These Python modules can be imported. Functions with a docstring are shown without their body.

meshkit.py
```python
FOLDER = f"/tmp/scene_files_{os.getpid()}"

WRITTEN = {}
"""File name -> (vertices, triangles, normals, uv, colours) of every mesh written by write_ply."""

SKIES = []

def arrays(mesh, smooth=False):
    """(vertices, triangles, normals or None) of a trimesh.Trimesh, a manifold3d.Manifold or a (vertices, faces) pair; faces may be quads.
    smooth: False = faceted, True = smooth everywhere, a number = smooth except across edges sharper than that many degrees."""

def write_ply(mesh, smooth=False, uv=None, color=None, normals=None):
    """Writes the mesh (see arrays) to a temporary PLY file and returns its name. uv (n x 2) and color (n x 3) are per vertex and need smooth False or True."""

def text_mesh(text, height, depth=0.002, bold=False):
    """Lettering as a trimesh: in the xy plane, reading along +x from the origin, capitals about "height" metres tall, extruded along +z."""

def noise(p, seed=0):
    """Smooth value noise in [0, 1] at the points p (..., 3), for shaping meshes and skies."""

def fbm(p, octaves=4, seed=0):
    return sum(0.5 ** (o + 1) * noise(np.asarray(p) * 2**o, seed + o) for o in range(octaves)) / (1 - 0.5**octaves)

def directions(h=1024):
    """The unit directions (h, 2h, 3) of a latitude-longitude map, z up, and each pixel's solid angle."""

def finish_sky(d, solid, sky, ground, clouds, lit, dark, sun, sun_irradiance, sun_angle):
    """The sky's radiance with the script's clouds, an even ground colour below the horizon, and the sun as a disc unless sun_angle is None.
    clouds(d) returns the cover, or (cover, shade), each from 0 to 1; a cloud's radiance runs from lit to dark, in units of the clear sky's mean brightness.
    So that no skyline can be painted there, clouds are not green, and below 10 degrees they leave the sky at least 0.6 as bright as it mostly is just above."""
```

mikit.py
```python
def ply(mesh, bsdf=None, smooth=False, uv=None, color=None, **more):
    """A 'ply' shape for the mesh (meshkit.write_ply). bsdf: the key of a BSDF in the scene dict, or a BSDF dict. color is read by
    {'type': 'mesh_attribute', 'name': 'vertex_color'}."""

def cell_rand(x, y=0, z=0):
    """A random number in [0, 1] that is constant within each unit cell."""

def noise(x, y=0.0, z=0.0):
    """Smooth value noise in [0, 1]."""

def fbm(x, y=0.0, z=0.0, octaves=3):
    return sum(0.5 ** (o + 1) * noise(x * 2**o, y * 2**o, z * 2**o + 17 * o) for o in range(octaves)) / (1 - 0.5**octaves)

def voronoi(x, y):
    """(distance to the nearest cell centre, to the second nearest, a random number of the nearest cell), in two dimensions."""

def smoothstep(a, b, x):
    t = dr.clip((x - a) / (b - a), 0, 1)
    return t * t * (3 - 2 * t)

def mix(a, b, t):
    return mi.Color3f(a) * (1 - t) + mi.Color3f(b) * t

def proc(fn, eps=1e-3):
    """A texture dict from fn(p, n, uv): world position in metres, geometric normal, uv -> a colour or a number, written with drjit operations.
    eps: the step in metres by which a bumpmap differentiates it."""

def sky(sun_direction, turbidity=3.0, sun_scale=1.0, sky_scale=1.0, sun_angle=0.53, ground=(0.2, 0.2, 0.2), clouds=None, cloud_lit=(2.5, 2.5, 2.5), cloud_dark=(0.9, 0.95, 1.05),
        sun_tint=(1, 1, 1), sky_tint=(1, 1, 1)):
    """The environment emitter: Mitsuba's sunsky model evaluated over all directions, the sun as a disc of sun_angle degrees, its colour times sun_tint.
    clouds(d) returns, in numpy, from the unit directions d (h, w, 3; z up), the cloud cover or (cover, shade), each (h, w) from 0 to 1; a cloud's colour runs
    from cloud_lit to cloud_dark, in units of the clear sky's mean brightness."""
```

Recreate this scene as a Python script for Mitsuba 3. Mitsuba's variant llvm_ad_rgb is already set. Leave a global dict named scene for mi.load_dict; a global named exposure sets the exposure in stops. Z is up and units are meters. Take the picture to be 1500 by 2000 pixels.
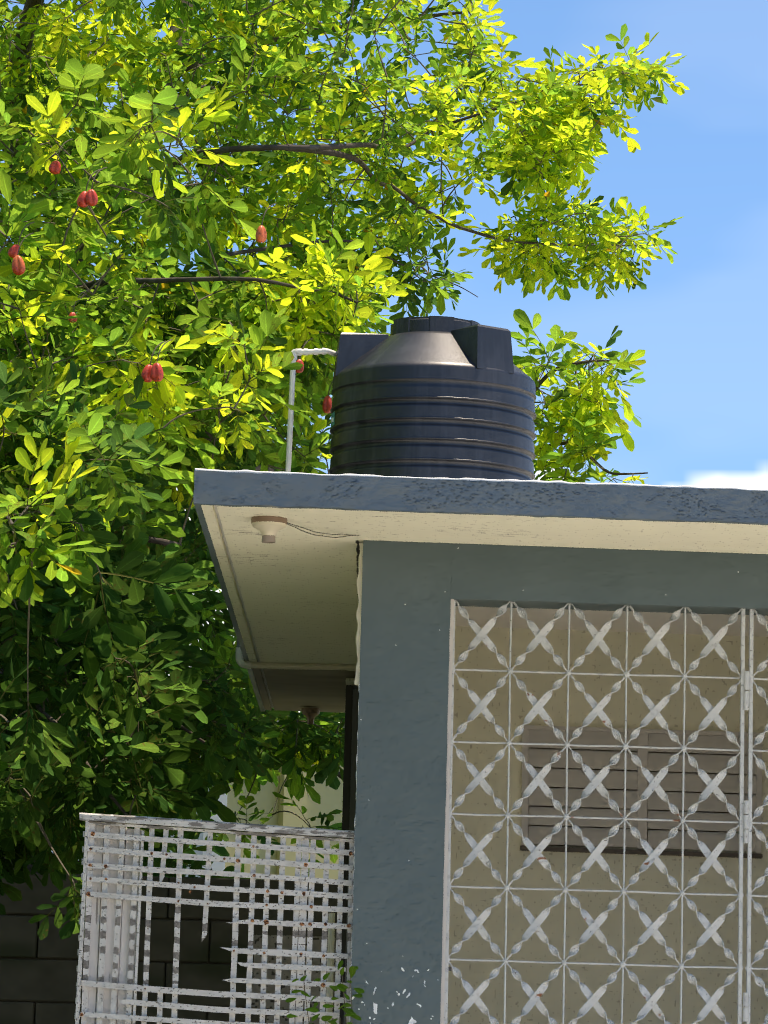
import math, random
import numpy as np, trimesh, drjit as dr, mitsuba as mi
import manifold3d as m3
from scipy.spatial import cKDTree
from shapely.geometry import Polygon, Point
import mikit, meshkit
from mikit import noise, fbm, voronoi, cell_rand, smoothstep, mix, proc

T4 = mi.ScalarTransform4f
scene, labels = {}, {}
rng = np.random.default_rng(7)
random.seed(7)

# ------------------------------------------------------------------ camera, sky, exposure
EYE = np.array([0.0, 0.0, 1.6])
F, PITCH, ROLL = 7500.0, math.atan(1050 / 7500.0), 0.027      # focal length in pixels of a 1500 wide picture
FW = np.array([0, math.cos(PITCH), math.sin(PITCH)])
U0 = np.array([0, -math.sin(PITCH), math.cos(PITCH)])
R0 = np.array([1.0, 0, 0])
RC = R0 * math.cos(ROLL) + U0 * math.sin(ROLL)
UC = -R0 * math.sin(ROLL) + U0 * math.cos(ROLL)
scene['camera'] = {'type': 'perspective', 'fov': math.degrees(2 * math.atan(750 / F)), 'fov_axis': 'x', 'near_clip': 0.1, 'far_clip': 3000.0,
                   'to_world': T4().look_at(origin=EYE.tolist(), target=(EYE + FW).tolist(), up=UC.tolist())}


def clouds(d):
    az = np.degrees(np.arctan2(d[..., 0], d[..., 1]))
    el = np.degrees(np.arcsin(np.clip(d[..., 2], -1, 1)))
    n = meshkit.fbm(np.stack([az * 0.8 + 3.1, el * 1.3, 0 * az], -1), 4, seed=3)
    big = meshkit.noise(np.stack([az * 0.32 + 0.2, 0 * az + 0.5, 0 * az], -1), seed=11)
    top = 7.4 + 1.7 * big + 1.6 * (n - 0.5)
    top = top + 0.95 * np.exp(-((az - 5.2) / 1.35) ** 2) + 0.5 * (meshkit.fbm(np.stack([az * 2.6, el * 2.6, 0 * az], -1), 3, seed=8) - 0.5) + 1.1 * np.exp(-((az - 2.5) / 0.35) ** 2) - 0.5 * np.exp(-((az - 3.6) / 0.5) ** 2)
    cover = np.clip((top - el) / 0.30, 0, 1)
    wisp = meshkit.fbm(np.stack([d[..., 0] * 9, d[..., 1] * 4, d[..., 2] * 22], -1), 4, seed=5)
    cover = np.maximum(cover, np.clip((wisp - 0.5) * 0.5, 0, 0.06) * (el > 3))
    shade = np.clip((top - el) / 9, 0, 0.35)
    return cover, shade


SUN = np.array([0.190, 0.052, 0.980])
scene['sky_light'] = mikit.sky(SUN.tolist(), turbidity=3.0, clouds=clouds, cloud_lit=(3.2, 3.2, 3.2), cloud_dark=(1.6, 1.65, 1.75), sky_tint=(0.78, 0.94, 1.12), ground=(0.25, 0.23, 0.19))
exposure = 2.1

# ------------------------------------------------------------------ helpers


def at(px, py, D):
    """The point on the upright plane y = D that the photograph shows at pixel (px, py)."""
    a, b = (px - 750) / F, (1000 - py) / F
    d = FW + a * RC + b * UC
    return EYE + d * (D / d[1])


def pix(p):
    v = np.asarray(p, float) - EYE
    c = v @ FW
    return 750 + F * (v @ RC) / c, 1000 - F * (v @ UC) / c


used = set()


def key_for(base):
    if base not in used:
        used.add(base)
        return base
    k = 1
    while f"{base}_{k:03d}" in used:
        k += 1
    used.add(f"{base}_{k:03d}")
    return f"{base}_{k:03d}"


def thing(name, label, cat, group=None):
    k = key_for(name)
    labels[k] = {'label': label, 'category': cat}
    if group:
        labels[k]['group'] = group
    return k


def tag(k, label, cat, group=None):
    labels[k] = {'label': label, 'category': cat}
    if group:
        labels[k]['group'] = group
    return k


def put(name, mesh, bsdf, parent=None, smooth=False, label=None, kind=None, shape=None, to_world=None, **kw):
    k = key_for(parent + '__' + name if parent else name)
    d = dict(shape) if shape is not None else mikit.ply(mesh, bsdf, smooth=smooth, **kw)
    if to_world is not None:
        d['to_world'] = T4(np.asarray(to_world, float))
    scene[k] = d
    if label:
        labels.setdefault(k, {})['label'] = label
    if kind:
        labels.setdefault(k, {})['kind'] = kind
    return k


def box(x0, x1, y0, y1, z0, z1, bev=0.0):
    e = np.array([x1 - x0, y1 - y0, z1 - z0], float)
    c = np.array([x0 + x1, y0 + y1, z0 + z1], float) / 2
    if bev <= 0:
        m = trimesh.creation.box(extents=e)
    else:
        b = min(bev, e.min() * 0.45)
        pts = []
        for s in np.ndindex(2, 2, 2):
            s = np.array(s) * 2 - 1
            for ax in range(3):
                h = e / 2 - b
                h[ax] = e[ax] / 2
                pts.append(s * h)
        m = trimesh.convex.convex_hull(np.array(pts))
    m.apply_translation(c)
    return m


def cat(ms):
    return trimesh.util.concatenate(ms)


def grid_box(x0, x1, y0, y1, z0, z1, n):
    """A box cut into a fine grid on every face, for displacing (shared vertices)."""
    nx, ny, nz = n
    vs, fs, idx = [], [], {}

    def vid(i, j, k):
        if (i, j, k) not in idx:
            idx[(i, j, k)] = len(vs)
            vs.append((x0 + (x1 - x0) * i / nx, y0 + (y1 - y0) * j / ny, z0 + (z1 - z0) * k / nz))
        return idx[(i, j, k)]

    def quad(a, b, c, d):
        fs.extend([(a, b, c), (a, c, d)])
    for i in range(nx):
        for k in range(nz):
            quad(vid(i, 0, k), vid(i + 1, 0, k), vid(i + 1, 0, k + 1), vid(i, 0, k + 1))
            quad(vid(i, ny, k), vid(i, ny, k + 1), vid(i + 1, ny, k + 1), vid(i + 1, ny, k))
    for i in range(nx):
        for j in range(ny):
            quad(vid(i, j, 0), vid(i, j + 1, 0), vid(i + 1, j + 1, 0), vid(i + 1, j, 0))
            quad(vid(i, j, nz), vid(i + 1, j, nz), vid(i + 1, j + 1, nz), vid(i, j + 1, nz))
    for j in range(ny):
        for k in range(nz):
            quad(vid(0, j, k), vid(0, j, k + 1), vid(0, j + 1, k + 1), vid(0, j + 1, k))
            quad(vid(nx, j, k), vid(nx, j + 1, k), vid(nx, j + 1, k + 1), vid(nx, j, k + 1))
    return trimesh.Trimesh(np.array(vs), np.array(fs), process=False)


def rough(m, amp, freq, seed=0, axes=(1, 1, 1)):
    v = np.array(m.vertices)
    d = np.stack([meshkit.fbm(v * freq + 31.7 * k, 3, seed=seed + k) - 0.5 for k in range(3)], -1)
    m.vertices = v + d * amp * 2 * np.array(axes)
    return m


def tube(points, radii, sides=10, caps=True):
    p = np.asarray(points, float)
    r = np.broadcast_to(np.asarray(radii, float), (len(p),))
    t = np.gradient(p, axis=0)
    t /= np.linalg.norm(t, axis=1, keepdims=True) + 1e-12
    ref = np.array([0.31, 0.17, 0.93]) if abs(t[0] @ np.array([0.31, 0.17, 0.93])) < 0.9 else np.array([1.0, 0.1, 0])
    a = np.cross(t, ref)
    a /= np.linalg.norm(a, axis=1, keepdims=True) + 1e-12
    b = np.cross(t, a)
    ang = np.arange(sides) * 2 * np.pi / sides
    v = p[:, None] + r[:, None, None] * (np.cos(ang)[None, :, None] * a[:, None] + np.sin(ang)[None, :, None] * b[:, None])
    i, j = np.meshgrid(np.arange(len(p) - 1), np.arange(sides), indexing='ij')
    q = np.stack([i * sides + j, i * sides + (j + 1) % sides, (i + 1) * sides + (j + 1) % sides, (i + 1) * sides + j], -1).reshape(-1, 4)
    v = v.reshape(-1, 3)
    f = np.vstack([q[:, [0, 1, 2]], q[:, [0, 2, 3]]])
    if caps:
        n = len(v)
        v = np.vstack([v, p[0], p[-1]])
        k = np.arange(sides)
        f = np.vstack([f, np.stack([np.full(sides, n), (k + 1) % sides, k], 1), np.stack([np.full(sides, n + 1), (len(p) - 1) * sides + k, (len(p) - 1) * sides + (k + 1) % sides], 1)])
    return trimesh.Trimesh(v, f, process=False)


def spline(ctrl, n):
    c = np.asarray(ctrl, float)
    d = np.r_[0, np.cumsum(np.linalg.norm(np.diff(c[:, :3], axis=0), axis=1))]
    from scipy.interpolate import PchipInterpolator
    return PchipInterpolator(d, c)(np.linspace(0, d[-1], n))


def lathe(profile, sides=64, phase=0.0):
    pr = np.asarray(profile, float)
    ang = np.arange(sides) * 2 * np.pi / sides + phase
    v = np.stack([pr[:, 0][:, None] * np.cos(ang), pr[:, 0][:, None] * np.sin(ang), np.repeat(pr[:, 1][:, None], sides, 1)], -1)
    i, j = np.meshgrid(np.arange(len(pr) - 1), np.arange(sides), indexing='ij')
    q = np.stack([i * sides + j, i * sides + (j + 1) % sides, (i + 1) * sides + (j + 1) % sides, (i + 1) * sides + j], -1).reshape(-1, 4)
    return trimesh.Trimesh(v.reshape(-1, 3), np.vstack([q[:, [0, 1, 2]], q[:, [0, 2, 3]]]), process=False)


def plate(xz, y0, y1):
    """A flat plate: polygon of (x, z) points, from depth y0 (front) to y1."""
    m = trimesh.creation.extrude_polygon(Polygon(xz), y1 - y0, engine='earcut')
    v = np.array(m.vertices)
    m.vertices = np.stack([v[:, 0], y1 - v[:, 2], v[:, 1]], -1)
    return m


def pplate(pts, D, t):
    """plate() whose outline is given as photograph pixels on the plane y = D."""
    w = [at(x, y, D) for x, y in pts]
    return plate([(p[0], p[2]) for p in w], D, D + t)


def bar_px(p0, p1, w, D, t, n=6, jit=0.0):
    """A straight lath between two pixels, w pixels wide, t metres thick, with slightly uneven edges."""
    p0, p1 = np.array(p0, float), np.array(p1, float)
    u = (p1 - p0) / np.linalg.norm(p1 - p0)
    nrm = np.array([-u[1], u[0]])
    s = np.linspace(0, 1, n)
    a = [p0 + (p1 - p0) * k + nrm * (w / 2 + jit * rng.normal()) for k in s]
    b = [p0 + (p1 - p0) * k - nrm * (w / 2 + jit * rng.normal()) for k in s[::-1]]
    return pplate(a + b, D, t)


# ------------------------------------------------------------------ materials
def two(d):
    return {'type': 'twosided', 'bsdf': d}


def P(base, rough_=0.5, spec=0.5, **k):
    if not isinstance(base, dict):
        base = {'type': 'rgb', 'value': list(base)}
    return {'type': 'principled', 'base_color': base, 'roughness': rough_, 'specular': spec, **k}


def bumped(b, fn, scale, eps=1e-3):
    return two({'type': 'bumpmap', 'arbitrary': proc(fn, eps), 'scale': scale, 'bsdf': b})


def blue_paint(p, n, uv):
    t = fbm(p.x * 9, p.y * 9, p.z * 5, 3)
    t = 0.65 * t + 0.35 * fbm(p.x * 2.2, p.y * 2.2, p.z * 1.1 + 4, 3)
    c = mix((0.068, 0.101, 0.110), (0.100, 0.137, 0.146), t)
    # paint flaked off down to the white undercoat, low on the pillar
    jx, jz = p.x + 0.02 * (noise(p.x * 60, p.z * 60) - 0.5), p.z + 0.03 * (noise(p.z * 55, p.x * 60, 4.0) - 0.5)
    a1, b1, w1 = voronoi(jx * 26 + 3, jz * 15)
    a2, b2, w2 = voronoi(jx * 75, jz * 60 + 7)
    patch = noise(p.x * 9 + 2.0, p.z * 7, 1.3) * (1.3 - 3.4 * (p.x + 0.06))
    low = smoothstep(1.99, 1.60, p.z) * dr.select(p.x < 0.2, 1.0, 0.0)
    k1 = dr.select((w1 > 0.84) & (a1 < 0.22) & (low * patch > 0.20), 1.0, 0.0)
    k2 = dr.select((w2 > 0.86) & (a2 < 0.22) & (low * patch > 0.07), 1.0, 0.0)
    a3, b3, w3 = voronoi(p.x * 40 + 11, p.z * 40 + 5)
    k3 = dr.select((w3 > 0.988) & (a3 < 0.075), 1.0, 0.0)
    return mix(c, (0.74, 0.77, 0.78), dr.maximum(dr.maximum(k1, k2), k3))


def wall_bump(p, n, uv):
    pim = smoothstep(0.74, 0.86, noise(p.x * 120, p.y * 120, p.z * 120))
    return 0.5 * fbm(p.x * 60, p.y * 60, p.z * 60, 3) + 0.4 * fbm(p.x * 14, p.y * 14, p.z * 14, 2) + 0.35 * pim


scene['blue_paint'] = bumped(P(proc(blue_paint), 0.42, 0.45), wall_bump, 0.0042)


def fascia_color(p, n, uv):
    t = fbm(p.x * 7, p.y * 7, p.z * 9, 3)
    d = smoothstep(0.60, 0.74, fbm(p.x * 60, p.y * 60, p.z * 95 + 2, 3))
    return mix(mix((0.096, 0.128, 0.155), (0.130, 0.165, 0.192), t), (0.05, 0.066, 0.085), d * 0.28)


def fascia_bump(p, n, uv):
    drops = smoothstep(0.62, 0.80, noise(p.x * 150, p.y * 150, p.z * 190)) * smoothstep(0.35, 0.6, noise(p.x * 9, p.y * 9, p.z * 16 + 4))
    return drops + 0.35 * fbm(p.x * 80, p.y * 80, p.z * 110, 3)


scene['fascia_paint'] = bumped(P(proc(fascia_color), 0.30, 0.55), fascia_bump, 0.0042)


def soffit_color(p, n, uv):
    streak = fbm(p.x * 3, p.y * 26, 0.3, 3)
    fine = fbm(p.x * 40, p.y * 60, 1.7, 2)
    c = mix((0.765, 0.74, 0.59), (0.84, 0.815, 0.665), streak * 0.7 + fine * 0.3)
    crack = smoothstep(0.74, 0.80, noise(p.x * 24, p.y * 150, 5.0)) * smoothstep(0.80, 0.9, noise(p.x * 5, p.y * 4, 9.0)) * 0.6
    mould = smoothstep(0.62, 0.78, fbm(p.x * 30, p.y * 90, 3.0, 3)) * smoothstep(0.09, 0.0, dr.abs(p.x + 0.515)) * smoothstep(14.2, 15.2, p.y)
    speck = smoothstep(0.86, 0.9, noise(p.x * 90, p.y * 90, 2.0))
    return mix(c, (0.16, 0.13, 0.09), dr.clip(dr.maximum(crack * 0.8, mould) + 0.35 * speck, 0, 1))


scene['soffit_paint'] = bumped(P(proc(soffit_color), 0.6, 0.35), wall_bump, 0.003)


def rear_soffit_color(p, n, uv):
    t = fbm(p.x * 5, p.y * 8, 0.7, 4)
    return mix((0.24, 0.21, 0.17), (0.40, 0.35, 0.28), t)


scene['shaded_soffit'] = two(P(proc(rear_soffit_color), 0.75, 0.3))  # grey-brown colour stands in for the shade on the rear soffit


def porch_wall_color(p, n, uv):
    t = fbm(p.x * 4, p.z * 6, 0.2, 4)
    s = smoothstep(0.86, 0.92, noise(p.x * 120, p.z * 110, 3.0))
    return mix(mix((0.76, 0.745, 0.575), (0.83, 0.815, 0.64), t), (0.24, 0.20, 0.12), 0.5 * s)


scene['porch_wall_paint'] = bumped(P(proc(porch_wall_color), 0.7, 0.3), wall_bump, 0.006)


def ceiling_color(p, n, uv):
    return mix((0.74, 0.71, 0.66), (0.80, 0.77, 0.72), fbm(p.x * 5, p.y * 5, 0.2, 3))


scene['porch_ceiling_paint'] = two(P(proc(ceiling_color), 0.7, 0.3))
scene['porch_floor_tile'] = two(P((0.64, 0.60, 0.53), 0.4))


def louver_color(p, n, uv):
    t = fbm(p.x * 2, p.y * 20, p.z * 70, 3)
    return mix((0.53, 0.51, 0.47), (0.61, 0.59, 0.545), t)


scene['louver_paint'] = two(P(proc(louver_color), 0.5, 0.4))
scene['window_frame_paint'] = two(P((0.58, 0.555, 0.51), 0.5, 0.4))
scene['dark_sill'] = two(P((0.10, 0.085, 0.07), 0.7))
scene['gap_dark'] = two(P((0.03, 0.028, 0.025), 0.8))


def gate_color(p, n, uv):
    t = fbm(p.x * 30, p.y * 30, p.z * 30, 3)
    c = mix((0.46, 0.48, 0.475), (0.60, 0.62, 0.615), t)
    g = smoothstep(0.60, 0.72, fbm(p.x * 75, p.y * 75, p.z * 75, 3))
    c = mix(c, (0.30, 0.31, 0.31), 0.5 * g)
    chip = smoothstep(0.84, 0.88, noise(p.x * 190 + 5, p.y * 190, p.z * 190))
    rust = smoothstep(0.80, 0.86, noise(p.x * 22, p.y * 22, p.z * 22 + 7) - 0.07) * smoothstep(0.45, 0.6, noise(p.x * 120, p.y * 120, p.z * 120 + 3))
    c = mix(c, (0.08, 0.07, 0.065), 0.8 * chip)
    return mix(c, (0.22, 0.085, 0.03), rust)


scene['gate_paint'] = two(P(proc(gate_color), 0.42, 0.45))


def lath_color(p, n, uv):
    t = fbm(p.x * 12, p.y * 12, p.z * 12, 3)
    c = mix((0.52, 0.515, 0.495), (0.65, 0.65, 0.635), t)
    grime = smoothstep(0.5, 0.75, fbm(p.x * 45, p.y * 45, p.z * 60 + 3, 3))
    c = mix(c, (0.36, 0.345, 0.32), 0.4 * grime)
    chip = smoothstep(0.69, 0.72, fbm(p.x * 130, p.y * 90, p.z * 170, 3))
    fleck = smoothstep(0.88, 0.91, noise(p.x * 140, p.y * 90, p.z * 140))
    return mix(c, (0.12, 0.11, 0.10), dr.maximum(chip, fleck) * 0.9)


scene['lath_paint'] = two(P(proc(lath_color), 0.55, 0.4))


XGAP = at(430, 1800, 11.62)[0]
ZGAP = [at(x, y, 11.62)[2] - 0.042 * (at(x, y, 11.62)[0] + 0.5) for x, y in ((300, 1768), (300, 1922), (560, 1818), (560, 1846))]


def worn_lath_color(p, n, uv):
    """Verticals: square patches of bare mouldy wood where the cross laths have broken away."""
    c = lath_color(p, n, uv)
    row = (p.z - 2.2 + 0.042 * (p.x + 0.5)) / 0.0452
    fr = row - dr.floor(row)
    k = cell_rand(dr.floor(row), dr.floor(p.x * 23), 5)
    w = 0.19 + 0.09 * k + 0.16 * (noise(p.x * 160, p.z * 160, 2.0) - 0.5)
    zl = p.z - 0.042 * (p.x + 0.5)
    gap = dr.select(p.x < XGAP, dr.select((zl < ZGAP[0]) & (zl > ZGAP[1]), 1.0, 0.0), dr.select((zl < ZGAP[2]) & (zl > ZGAP[3]), 1.0, 0.0))
    on = dr.select((dr.abs(fr - 0.5) < w) & (k > 0.12), 1.0, 0.0) * gap
    bare = mix((0.06, 0.055, 0.05), (0.22, 0.20, 0.18), noise(p.x * 220, p.z * 220, 1.0))
    return mix(c, bare, on * 0.9)


scene['worn_lath_paint'] = two(P(proc(worn_lath_color), 0.6, 0.35))


def rail_color(p, n, uv):
    c = lath_color(p, n, uv)
    wear = smoothstep(0.50, 0.60, fbm(p.x * 22, p.y * 14, p.z * 70, 4))
    return mix(c, (0.13, 0.12, 0.11), wear * 0.85)


scene['rail_paint'] = two(P(proc(rail_color), 0.6, 0.35))


def plank_color(p, n, uv):
    t = fbm(p.x * 50, p.y * 20, p.z * 3, 3)
    c = mix((0.66, 0.62, 0.58), (0.80, 0.78, 0.76), t)
    crack = smoothstep(0.70, 0.75, fbm(p.x * 90, p.y * 30, p.z * 6, 3))
    return mix(c, (0.22, 0.20, 0.18), crack * 0.8)


scene['plank_paint'] = two(P(proc(plank_color), 0.65, 0.3))


def rust_color(p, n, uv):
    return mix((0.04, 0.018, 0.012), (0.42, 0.20, 0.09), smoothstep(0.25, 0.75, noise(p.x * 260, p.y * 260, p.z * 260)))


scene['rust'] = two(P(proc(rust_color), 0.85, 0.2))


def tank_color(p, n, uv):
    """Black plastic with faint chalky run-off streaks."""
    ang = dr.atan2(p.x - TANK_X, 15.0 - p.y)
    d = smoothstep(0.42, 0.75, fbm(p.x * 14, p.y * 14, p.z * 5, 4))
    run = smoothstep(0.50, 0.70, fbm(ang * 13, p.z * 2.2, 3.0, 4))
    return mix((0.005, 0.0065, 0.0115), (0.024, 0.026, 0.034), dr.clip(0.7 * d + 0.35 * run, 0, 1))


TANK_X = at(848, 743, 15.0)[0]
scene['tank_plastic'] = two(P(proc(tank_color), 0.42, 0.8))


scene['label_teal'] = two(P((0.05, 0.22, 0.24), 0.4))
scene['label_white'] = two(P((0.8, 0.82, 0.84), 0.4))
scene['pvc_white'] = two(P((0.78, 0.76, 0.70), 0.35, 0.5))
scene['pvc_cream'] = two(P((0.70, 0.64, 0.52), 0.4, 0.45))
scene['pvc_grey'] = two(P((0.20, 0.22, 0.23), 0.45, 0.4))
scene['ceramic'] = two(P((0.66, 0.61, 0.48), 0.3, 0.5))
scene['brown_bakelite'] = two(P((0.22, 0.15, 0.105), 0.4, 0.5))
scene['socket_metal'] = two(P((0.30, 0.25, 0.21), 0.45, 0.5))
scene['wire_black'] = two(P((0.03, 0.028, 0.025), 0.5))
scene['frame_dark'] = two(P((0.055, 0.052, 0.05), 0.5, 0.4))
scene['frame_grey'] = two(P((0.13, 0.135, 0.14), 0.5, 0.4))


def bark_color(p, n, uv):
    t = fbm(p.x * 18, p.y * 18, p.z * 9, 4)
    l = smoothstep(0.62, 0.7, noise(p.x * 12, p.y * 12, p.z * 14))
    return mix(mix((0.04, 0.033, 0.027), (0.11, 0.092, 0.075), t), (0.18, 0.17, 0.15), l * 0.35)


scene['bark'] = two(P(proc(bark_color), 0.85, 0.25))
scene['twig_bark'] = two(P((0.13, 0.11, 0.08), 0.8, 0.25))


GREEN, MID, SUNLIT, OLD = (0.058, 0.128, 0.028), (0.235, 0.405, 0.034), (0.63, 0.75, 0.028), (0.58, 0.38, 0.02)  # shade and sunlight put into the leaf colours, dark green to yellow


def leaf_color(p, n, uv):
    """uv holds, in steps of two, the leaflet's number (x) and its painted tone, shaded to sunlit (y); the rest is the place across and along the blade."""
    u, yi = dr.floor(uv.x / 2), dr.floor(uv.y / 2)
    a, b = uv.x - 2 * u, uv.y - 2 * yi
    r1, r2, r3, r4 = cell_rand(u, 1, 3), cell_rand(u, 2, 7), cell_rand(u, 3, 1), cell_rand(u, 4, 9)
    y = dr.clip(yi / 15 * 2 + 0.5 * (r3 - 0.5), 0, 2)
    c = mix(mix(GREEN, MID, dr.clip(y, 0, 1)), mi.Color3f(SUNLIT), dr.clip(y - 1, 0, 1))
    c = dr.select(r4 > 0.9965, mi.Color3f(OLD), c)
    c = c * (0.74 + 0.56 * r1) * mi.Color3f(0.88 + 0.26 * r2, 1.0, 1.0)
    e = dr.abs(a - 0.5)
    rib = smoothstep(0.060, 0.015, e)
    st = b * 8.0 - e * 3.4
    vein = smoothstep(0.16, 0.03, dr.abs(st - dr.floor(st) - 0.5))
    blot = smoothstep(0.70, 0.78, fbm(a * 7 + u * 3.7, b * 9, 0.0, 2)) * dr.select(r2 > 0.72, 1.0, 0.0)
    c = c * (1 + 0.40 * rib + 0.08 * vein)
    c = mix(c, (0.16, 0.10, 0.03), 0.7 * blot)
    return dr.select(yi > 18, mi.Color3f(0.17, 0.18, 0.06), c)


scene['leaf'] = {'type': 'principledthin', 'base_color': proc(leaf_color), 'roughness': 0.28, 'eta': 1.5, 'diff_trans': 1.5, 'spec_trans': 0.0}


def fruit_color(p, n, uv):
    c = mix((0.46, 0.03, 0.022), (0.66, 0.09, 0.04), fbm(p.x * 40, p.y * 40, p.z * 40, 3))
    ripe = smoothstep(0.5, 0.8, noise(p.x * 9 + 4, p.y * 9, p.z * 14))
    spot = smoothstep(0.72, 0.8, noise(p.x * 150, p.y * 150, p.z * 150))
    return mix(mix(c, (0.70, 0.22, 0.05), 0.55 * ripe), (0.16, 0.05, 0.03), 0.6 * spot)


scene['fruit_skin'] = two(P(proc(fruit_color), 0.4, 0.5))


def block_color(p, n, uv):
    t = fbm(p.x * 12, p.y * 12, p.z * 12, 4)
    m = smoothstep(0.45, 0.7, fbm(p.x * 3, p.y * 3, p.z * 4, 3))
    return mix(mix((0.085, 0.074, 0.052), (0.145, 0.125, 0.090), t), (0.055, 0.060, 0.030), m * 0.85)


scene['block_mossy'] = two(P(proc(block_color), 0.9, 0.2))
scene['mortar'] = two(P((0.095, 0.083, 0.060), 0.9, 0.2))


def pink_block_color(p, n, uv):
    t = fbm(p.x * 30, p.y * 30, p.z * 30, 4)
    s = smoothstep(0.7, 0.8, noise(p.x * 90, p.y * 90, p.z * 90))
    return mix(mix((0.26, 0.22, 0.20), (0.44, 0.38, 0.35), t), (0.08, 0.07, 0.06), s)


scene['pink_block'] = two(P(proc(pink_block_color), 0.9, 0.2))


def yellow_color(p, n, uv):
    return mix((0.62, 0.55, 0.27), (0.72, 0.64, 0.33), fbm(p.x * 3, p.z * 3, 1.0, 4))


scene['yellow_paint'] = two(P(proc(yellow_color), 0.7, 0.3))
scene['white_paint'] = two(P((0.78, 0.80, 0.82), 0.7, 0.3))
scene['neighbour_roof'] = two(P((0.30, 0.29, 0.27), 0.8, 0.3))


def drive_color(p, n, uv):
    t = fbm(p.x * 2, p.y * 2, 0.3, 4)
    s = smoothstep(0.6, 0.75, fbm(p.x * 0.7, p.y * 0.7, 4.3, 4))
    return mix(mix((0.56, 0.53, 0.46), (0.64, 0.61, 0.53), t), (0.36, 0.34, 0.30), 0.5 * s)


scene['drive_concrete'] = two(P(proc(drive_color), 0.85, 0.2))


def ground_color(p, n, uv):
    t = fbm(p.x * 1.5, p.y * 1.5, 0.3, 4)
    return mix((0.10, 0.085, 0.055), (0.09, 0.12, 0.04), smoothstep(0.4, 0.6, t))


scene['ground_soil'] = two(P(proc(ground_color), 0.95, 0.1))
scene['roof_whitewash'] = two(P((0.66, 0.67, 0.67), 0.6, 0.3))
scene['roof_concrete'] = two(P(proc(lambda p, n, uv: mix((0.45, 0.45, 0.44), (0.66, 0.66, 0.65), fbm(p.x * 6, p.y * 6, p.z * 6, 4))), 0.8, 0.2))

# ------------------------------------------------------------------ setting: ground
put('ground', box(-400, 400, -300, 700, -0.2, 0.0), 'ground_soil', kind='structure')
put('driveway', box(-1.6, 12, -10, 11.3, 0.004, 0.03), 'drive_concrete', kind='structure')

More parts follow.
